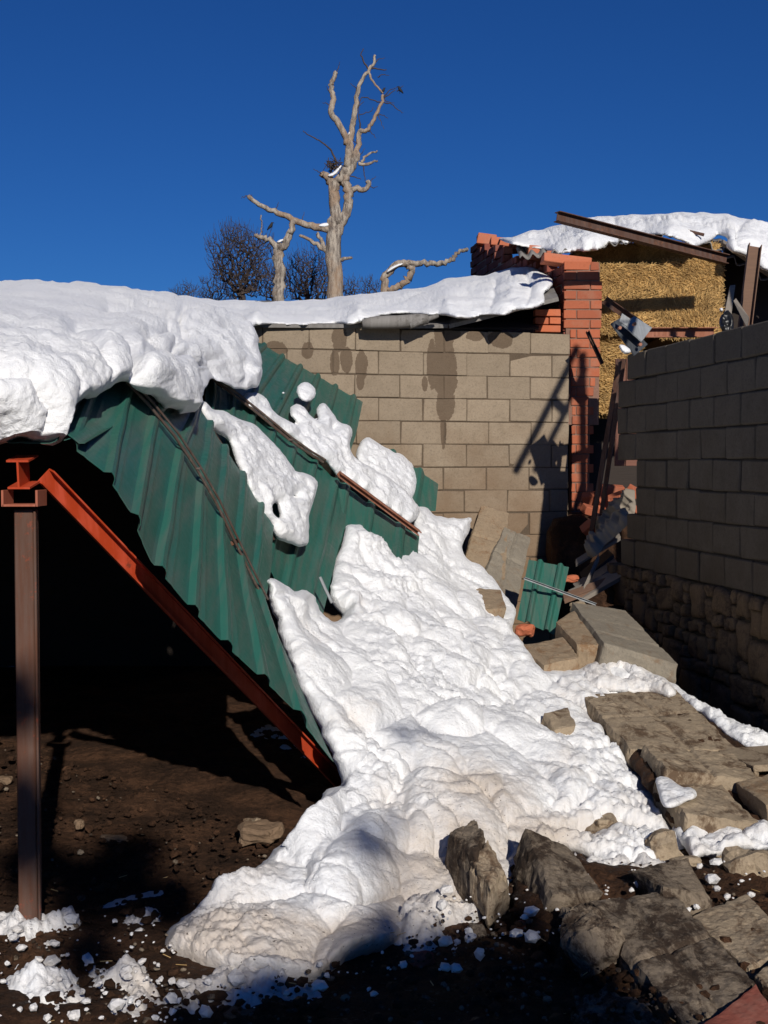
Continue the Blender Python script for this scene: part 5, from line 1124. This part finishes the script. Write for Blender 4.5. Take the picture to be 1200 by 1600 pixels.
# bare twiggy trees: fans of thin branches
def twig_tree(px, py, h_px, w_px, d, label, seed, n=1500):
    r = np.random.RandomState(seed); k = d / 2000; b = P(px, py + 25, d); H = (h_px + 25) * k; W = w_px * k / 2 * 1.15
    e = empty('bare_tree', b, label, 'tree', 'bare twiggy trees beyond the roofs')
    cz = H * .55; pts = []
    while len(pts) < n:
        q = r.uniform(-1, 1, 3); rr = np.linalg.norm(q)
        if rr > 1 or r.rand() > .45 + .55 * rr: continue
        lump_ = .80 + .34 * float(vnoise(np.array([q * 3.0 / (rr + .01) + seed]), seed)[0])
        if rr > lump_: continue
        fz2 = (q[2] + 1) / 2; sp_ = .80 + .38 * fz2
        pts.append(np.array([q[0] * W * sp_, q[1] * W * .8 * sp_, cz + q[2] * H * .46]))
    nodes = [np.array([0, 0, 0.]), np.array([.02, 0, H * .12]), np.array([0, .02, H * .22])]; par = [-1, 0, 1]
    for p in sorted(pts, key=lambda q: np.linalg.norm(q - nodes[2])):
        A_ = np.array(nodes[2:]); dd = np.linalg.norm(A_ - p, axis=1); up = np.clip((A_[:, 2] - p[2]) / (dd + 1e-6), 0, 1)
        j = int(np.argmin(dd * (1 + 1.6 * up))) + 2; a = nodes[j]; l = dd[j - 2]; m_ = max(1, int(l / (H * .05)))
        for i in range(1, m_ + 1):
            q = a + (p - a) * i / m_ + (r.normal(size=3) * l * .05 if i < m_ else 0); q[2] += .12 * l * math.sin(math.pi * i / m_) * -.5
            nodes.append(q); par.append(j if i == 1 else len(nodes) - 2)
    tips = sorted(set(range(len(nodes))) - set(par))
    for j in tips:
        dr = norm(nodes[j] - np.array([0, 0, H * .15]) + np.array([0, 0, H * .35]) + r.normal(size=3) * H * .12)
        nodes.append(nodes[j] + dr * H * r.uniform(.04, .11)); par.append(j)
    N = len(nodes); cnt = np.ones(N)
    for i in range(N - 1, 0, -1): cnt[par[i]] += cnt[i]
    rad = .0042 * (d / 36) * cnt ** .40 * (H / 2.6) ** .3
    V_ = []; F_ = []; tr = MB()
    for i in range(1, N):
        a, c = nodes[par[i]] + b, nodes[i] + b
        if cnt[i] > N * .12: tr.tube([a, c], [rad[par[i]], rad[i]], 7, True); continue
        t = norm(c - a); u = norm(np.cross(t, [0.3, 1, .2])); v = np.cross(t, u); o = len(V_)
        for (pp, rr) in ((a, min(rad[par[i]], rad[i] * 1.3)), (c, rad[i] * .8)):
            for an in (0, 2.094, 4.189): V_.append(pp + rr * (math.cos(an) * u + math.sin(an) * v))
        F_ += [(o, o + 1, o + 4, o + 3), (o + 1, o + 2, o + 5, o + 4), (o + 2, o, o + 3, o + 5)]
    tr.build('trunk', M['twig'], e); mk('crown', V_, F_, M['twig'], e)
twig_tree(378, 470, 124, 112, 36, 'largest bare twiggy tree, left of the short dead stump', 3, 2600)
twig_tree(484, 470, 84, 88, 34, 'bare twiggy tree between the stump and the tall dead tree', 5, 2000)
twig_tree(290, 468, 30, 48, 40, 'lowest bare bush furthest left above the snow', 6, 500)
twig_tree(335, 470, 42, 50, 39, 'small bare tree at the left foot of the largest twiggy one', 10, 700)
twig_tree(545, 470, 44, 44, 36, 'small bare bush just right of the tall dead trunk', 8, 600)
twig_tree(580, 462, 32, 34, 38, 'small bare bush left of the looping dead limb', 9, 500)
twig_tree(428, 472, 62, 60, 37, 'bare bush directly behind the short dead stump', 14, 900)
# crows
def crow(px, py, d, s, label, face=1):
    e_ = empty('crow', P(px, py + s, d), label, 'bird', 'dark birds in the trees'); k = s * d / 2000; c = P(px, py, d); m = MB(); r = np.random.RandomState(1)
    m.tube([c + np.array([-.9 * face, 0, -.9]) * k, c + np.array([-.45 * face, 0, -.3]) * k, c + np.array([0, 0, .1]) * k, c + np.array([.25 * face, 0, .6]) * k, c + np.array([.35 * face, 0, .95]) * k, c + np.array([.62 * face, 0, .98]) * k, c + np.array([.95 * face, 0, .88]) * k], [.12 * k, .32 * k, .46 * k, .36 * k, .26 * k, .14 * k, .02 * k], 10)
    m.build('body', M['black'], e_, True)
    m = MB(); m.tube([c + np.array([.1 * face, 0, -.3]) * k, c + np.array([.1 * face, 0, -1.0]) * k], .05 * k, 4); m.build('leg', M['black'], e_)
crow(625, 141, DT, 5.5, 'black crow perched at the right tip of the tall dead tree', -1)
crow(599, 142, DT, 4.5, 'black crow perched left of the other one near the top of the tall dead tree', 1)
crow(423, 354, 26, 6, 'black crow above the fork of the short dead stump', 1)

# ------------------------------------------------------------------ unseen tree added behind the photographer; leaf clumps placed to shade the foreground
def toward_sun(g, t):
    return np.array(g) + np.array([math.sin(SUN_AZ), -math.cos(SUN_AZ), math.tan(SUN_EL)]) * t
e = empty('unseen_shade_tree', (3.2, -10.5, 0), 'unseen tree behind the photographer, its leaf clumps added to shade the foreground', 'tree')
r = np.random.RandomState(77); lv = []; lf = []
targets = [(470, 1690, .34, 1.3), (700, 1670, .44, 1.5), (900, 1660, .34, 1.2), (640, 1590, .22, 1.3), (760, 1545, .24, 1.4), (870, 1540, .20, 1.2), (960, 1570, .18, .9), (700, 1520, .12, 1.1), (612, 1440, .05, .7), (605, 1480, .09, 1.0),
           (575, 1200, .16, .01), (620, 1215, .14, .01), (590, 1320, .16, .01), (605, 1380, .12, .01), (520, 1330, .16, .01), (200, 1330, .16, 1.0), (150, 1380, .18, 1.2), (270, 1400, .12, .8), (60, 1250, .10, .6), (50, 1340, .16, 1.0), (820, 1440, .09, .6), (140, 1490, .10, .9), (300, 1600, .10, .8)]
for (px, py, rad, dens) in targets:
    g_ = on_plane(px, py, (0, 0, .05), (0, 0, 1)); c = toward_sun(g_, 13.5)
    n = int(300 * dens * (rad / .3) ** 1.6) + (12 if dens > .02 else 4)
    pts = r.normal(size=(n, 3)); pts /= np.linalg.norm(pts, axis=1, keepdims=True); pts *= (r.rand(n, 1) ** .4) * rad; pts += c
    for p_ in pts:
        a = norm(r.normal(size=3)); b_ = norm(np.cross(a, r.normal(size=3))); l = r.uniform(.05, .10); i = len(lv)
        lv += [p_ - a * l, p_ + b_ * l * .5, p_ + a * l, p_ - b_ * l * .5]; lf.append((i, i + 1, i + 2, i + 3))
mk('crown', lv, lf, M['leaf'], e)
m = MB(); m.tube([(3.6, -10.8, 0), (3.5, -10.6, 1.8), (3.4, -10.5, 3.4), (3.3, -10.4, 4.8)], [.28, .24, .18, .06], 12)
for (px, py, rad, dens) in targets[:5]:
    g_ = on_plane(px, py, (0, 0, .05), (0, 0, 1)); c = toward_sun(g_, 13.5); m.tube([(3.4, -10.4, max(3.5, c[2] - 2.2)), (np.array((3.4, -10.4, c[2] - 1.2)) + c) / 2, c], [.06, .04, .015], 6)
m.build('trunk', M['bark'], e, True)
# unseen bars added beyond the right wall to throw the slanted double shadow
e = empty('shadow_caster_bars', (3.3, 5.7, 0), 'unseen bars added beyond the right wall to cast the slanted double shadow', 'shadow caster')
def cast(px, py, t=4.9): return toward_sun(on_back(px, py), t)
for (a_, b_, w_) in [((805, 738), (888, 575), .034), ((836, 736), (905, 600), .030)]:
    a, b = cast(*a_), cast(*b_); m = MB(); m.tube([a, b + (b - a) * .35], w_, 8); m.build('rail', M['rust'], e)
for (a_, b_, w_) in [((822, 708), (848, 710), .007), ((862, 622), (886, 645), .05)]:
    m = MB(); m.tube([cast(*a_), cast(*b_)], w_, 8); m.build('rung', M['rust'], e)
top = cast(905, 545); m = MB(); m.tube([top + np.array([.12, 0, .1]), (top[0] + .2, top[1], 0)], .04, 8); m.build('post', M['rust'], e)

# crumbs of snow scattered along the edges of the slide and in the mud
stone_verts = coarse
clods('snow_crumbs', [([(240, 1440), (300, 1530), (560, 1500), (700, 1440), (860, 1400), (840, 1480), (560, 1570), (260, 1590), (200, 1500)], 70, .02), ([(-10, 1440), (260, 1420), (300, 1600), (-10, 1600)], 110, .03), ([(640, 1400), (800, 1380), (1200, 1330), (1200, 1400), (900, 1460), (680, 1480)], 110, .06)], M['dirty_snow'], 'stuff', 91, .004, .03)
cr_o = bpy.data.objects['snow_crumbs']; at_ = cr_o.data.attributes.new('dirt', 'FLOAT', 'POINT'); at_.data.foreach_set('value', np.full(len(cr_o.data.vertices), .42, dtype=np.float32))
stone_verts = _old

for k, (pa, pb, wd, lab) in enumerate([(P(880, 935, 9.6), P(962, 905, 9.9), .05, 'splintered dark plank just above the clean grey slab'), (P(900, 880, 10.3), P(968, 838, 10.4), .035, 'thin dark lath leaning behind the tarpaulin foot'), (P(935, 870, 10.2), P(912, 925, 9.7), .03, 'short dark lath standing among the boards in the gap')]):
    m = MB(); a, b = np.array(pa), np.array(pb); m.cbox((a + b) / 2, (b - a) / 2, (0, wd, .02), (0, -.006, .014), .003, .004, rb); tag(m.build('splintered_plank', M['grey_wood'] if k else M['wood']), lab, 'plank', 'boards on the rubble in the shade')
rk(905, 950, 9.2, 12, 8, 56, M['rub'], 'small stone between the green scrap and the clean grey slab')
rk(1100, 1400, 4.75, 12, 9, 57, M['rub_wet'], 'small dark stone in the gap between the two foreground slab rows')
rk(1015, 1385, 4.85, 10, 7, 58, M['rub_wet'], 'small dark stone on the brown slab behind the largest slab')
rk(660, 1500, 4.15, 18, 10, 59, M['brick_dk'], 'dark brick lump in the black mud below the snow shelf')
rk(745, 1455, 4.3, 14, 10, 60, M['rub_wet'], 'dark rounded stone below the split block')
slab('wall_slab', [P(880, 1560, 3.75), P(960, 1530, 3.9), P(1030, 1610, 3.6), P(950, 1650, 3.45)], .09, M['rub_wet'], 'shaded slab at the bottom edge, left of the largest foreground slab', 'wall slab', 31, .02, gr, nu=24)
slab('wall_slab', [P(1105, 1330, 5.15), P(1140, 1318, 5.25), P(1150, 1345, 5.05), P(1120, 1352, 5.0)], .08, M['rub'], 'small pale block left of the big rounded rock', 'wall slab', 32, .012, gr, nu=14)

def dsp_soil(S): return .05 * fbm(S * 5, 4, 71, .6) + .03 * lumps(S * 9, 72) + .02 * lumps(S * 22, 73)
tag(drape('rubble_soil', [(800, 1350), (880, 1335), (980, 1352), (1060, 1345), (1130, 1350), (1230, 1360), (1230, 1650), (1000, 1650), (930, 1560), (860, 1490), (800, 1430)], [(800, 1350, 4.9), (880, 1335, 5.0), (1060, 1345, 5.0), (1230, 1360, 4.9), (1230, 1640, 3.62), (1000, 1650, 3.58), (930, 1560, 3.9), (860, 1490, 4.15), (800, 1430, 4.4), (1000, 1480, 4.2), (1120, 1480, 4.2)], M['mud'], step=2.4, R=14, T=.12, amp=5, disp=dsp_soil, seed=91), kind='stuff')
tag(drape('rubble_soil', [(925, 1095), (1060, 1090), (1150, 1150), (1230, 1200), (1230, 1300), (1060, 1300), (1000, 1215)], [(925, 1095, 7.25), (1060, 1090, 7.35), (1150, 1150, 6.6), (1230, 1200, 6.2), (1230, 1300, 5.35), (1060, 1300, 5.3), (1000, 1215, 5.9)], M['mud'], step=2.4, R=10, T=.12, amp=4, disp=dsp_soil, seed=92), kind='stuff')
bar('steel_bar', [P(1049, 358, 12.2), P(1075, 361, 12.15), P(1100, 367, 12.1)], .016, M['rust'], 'short dark bar lying on the snow of the wavy barn roof', 'bar')
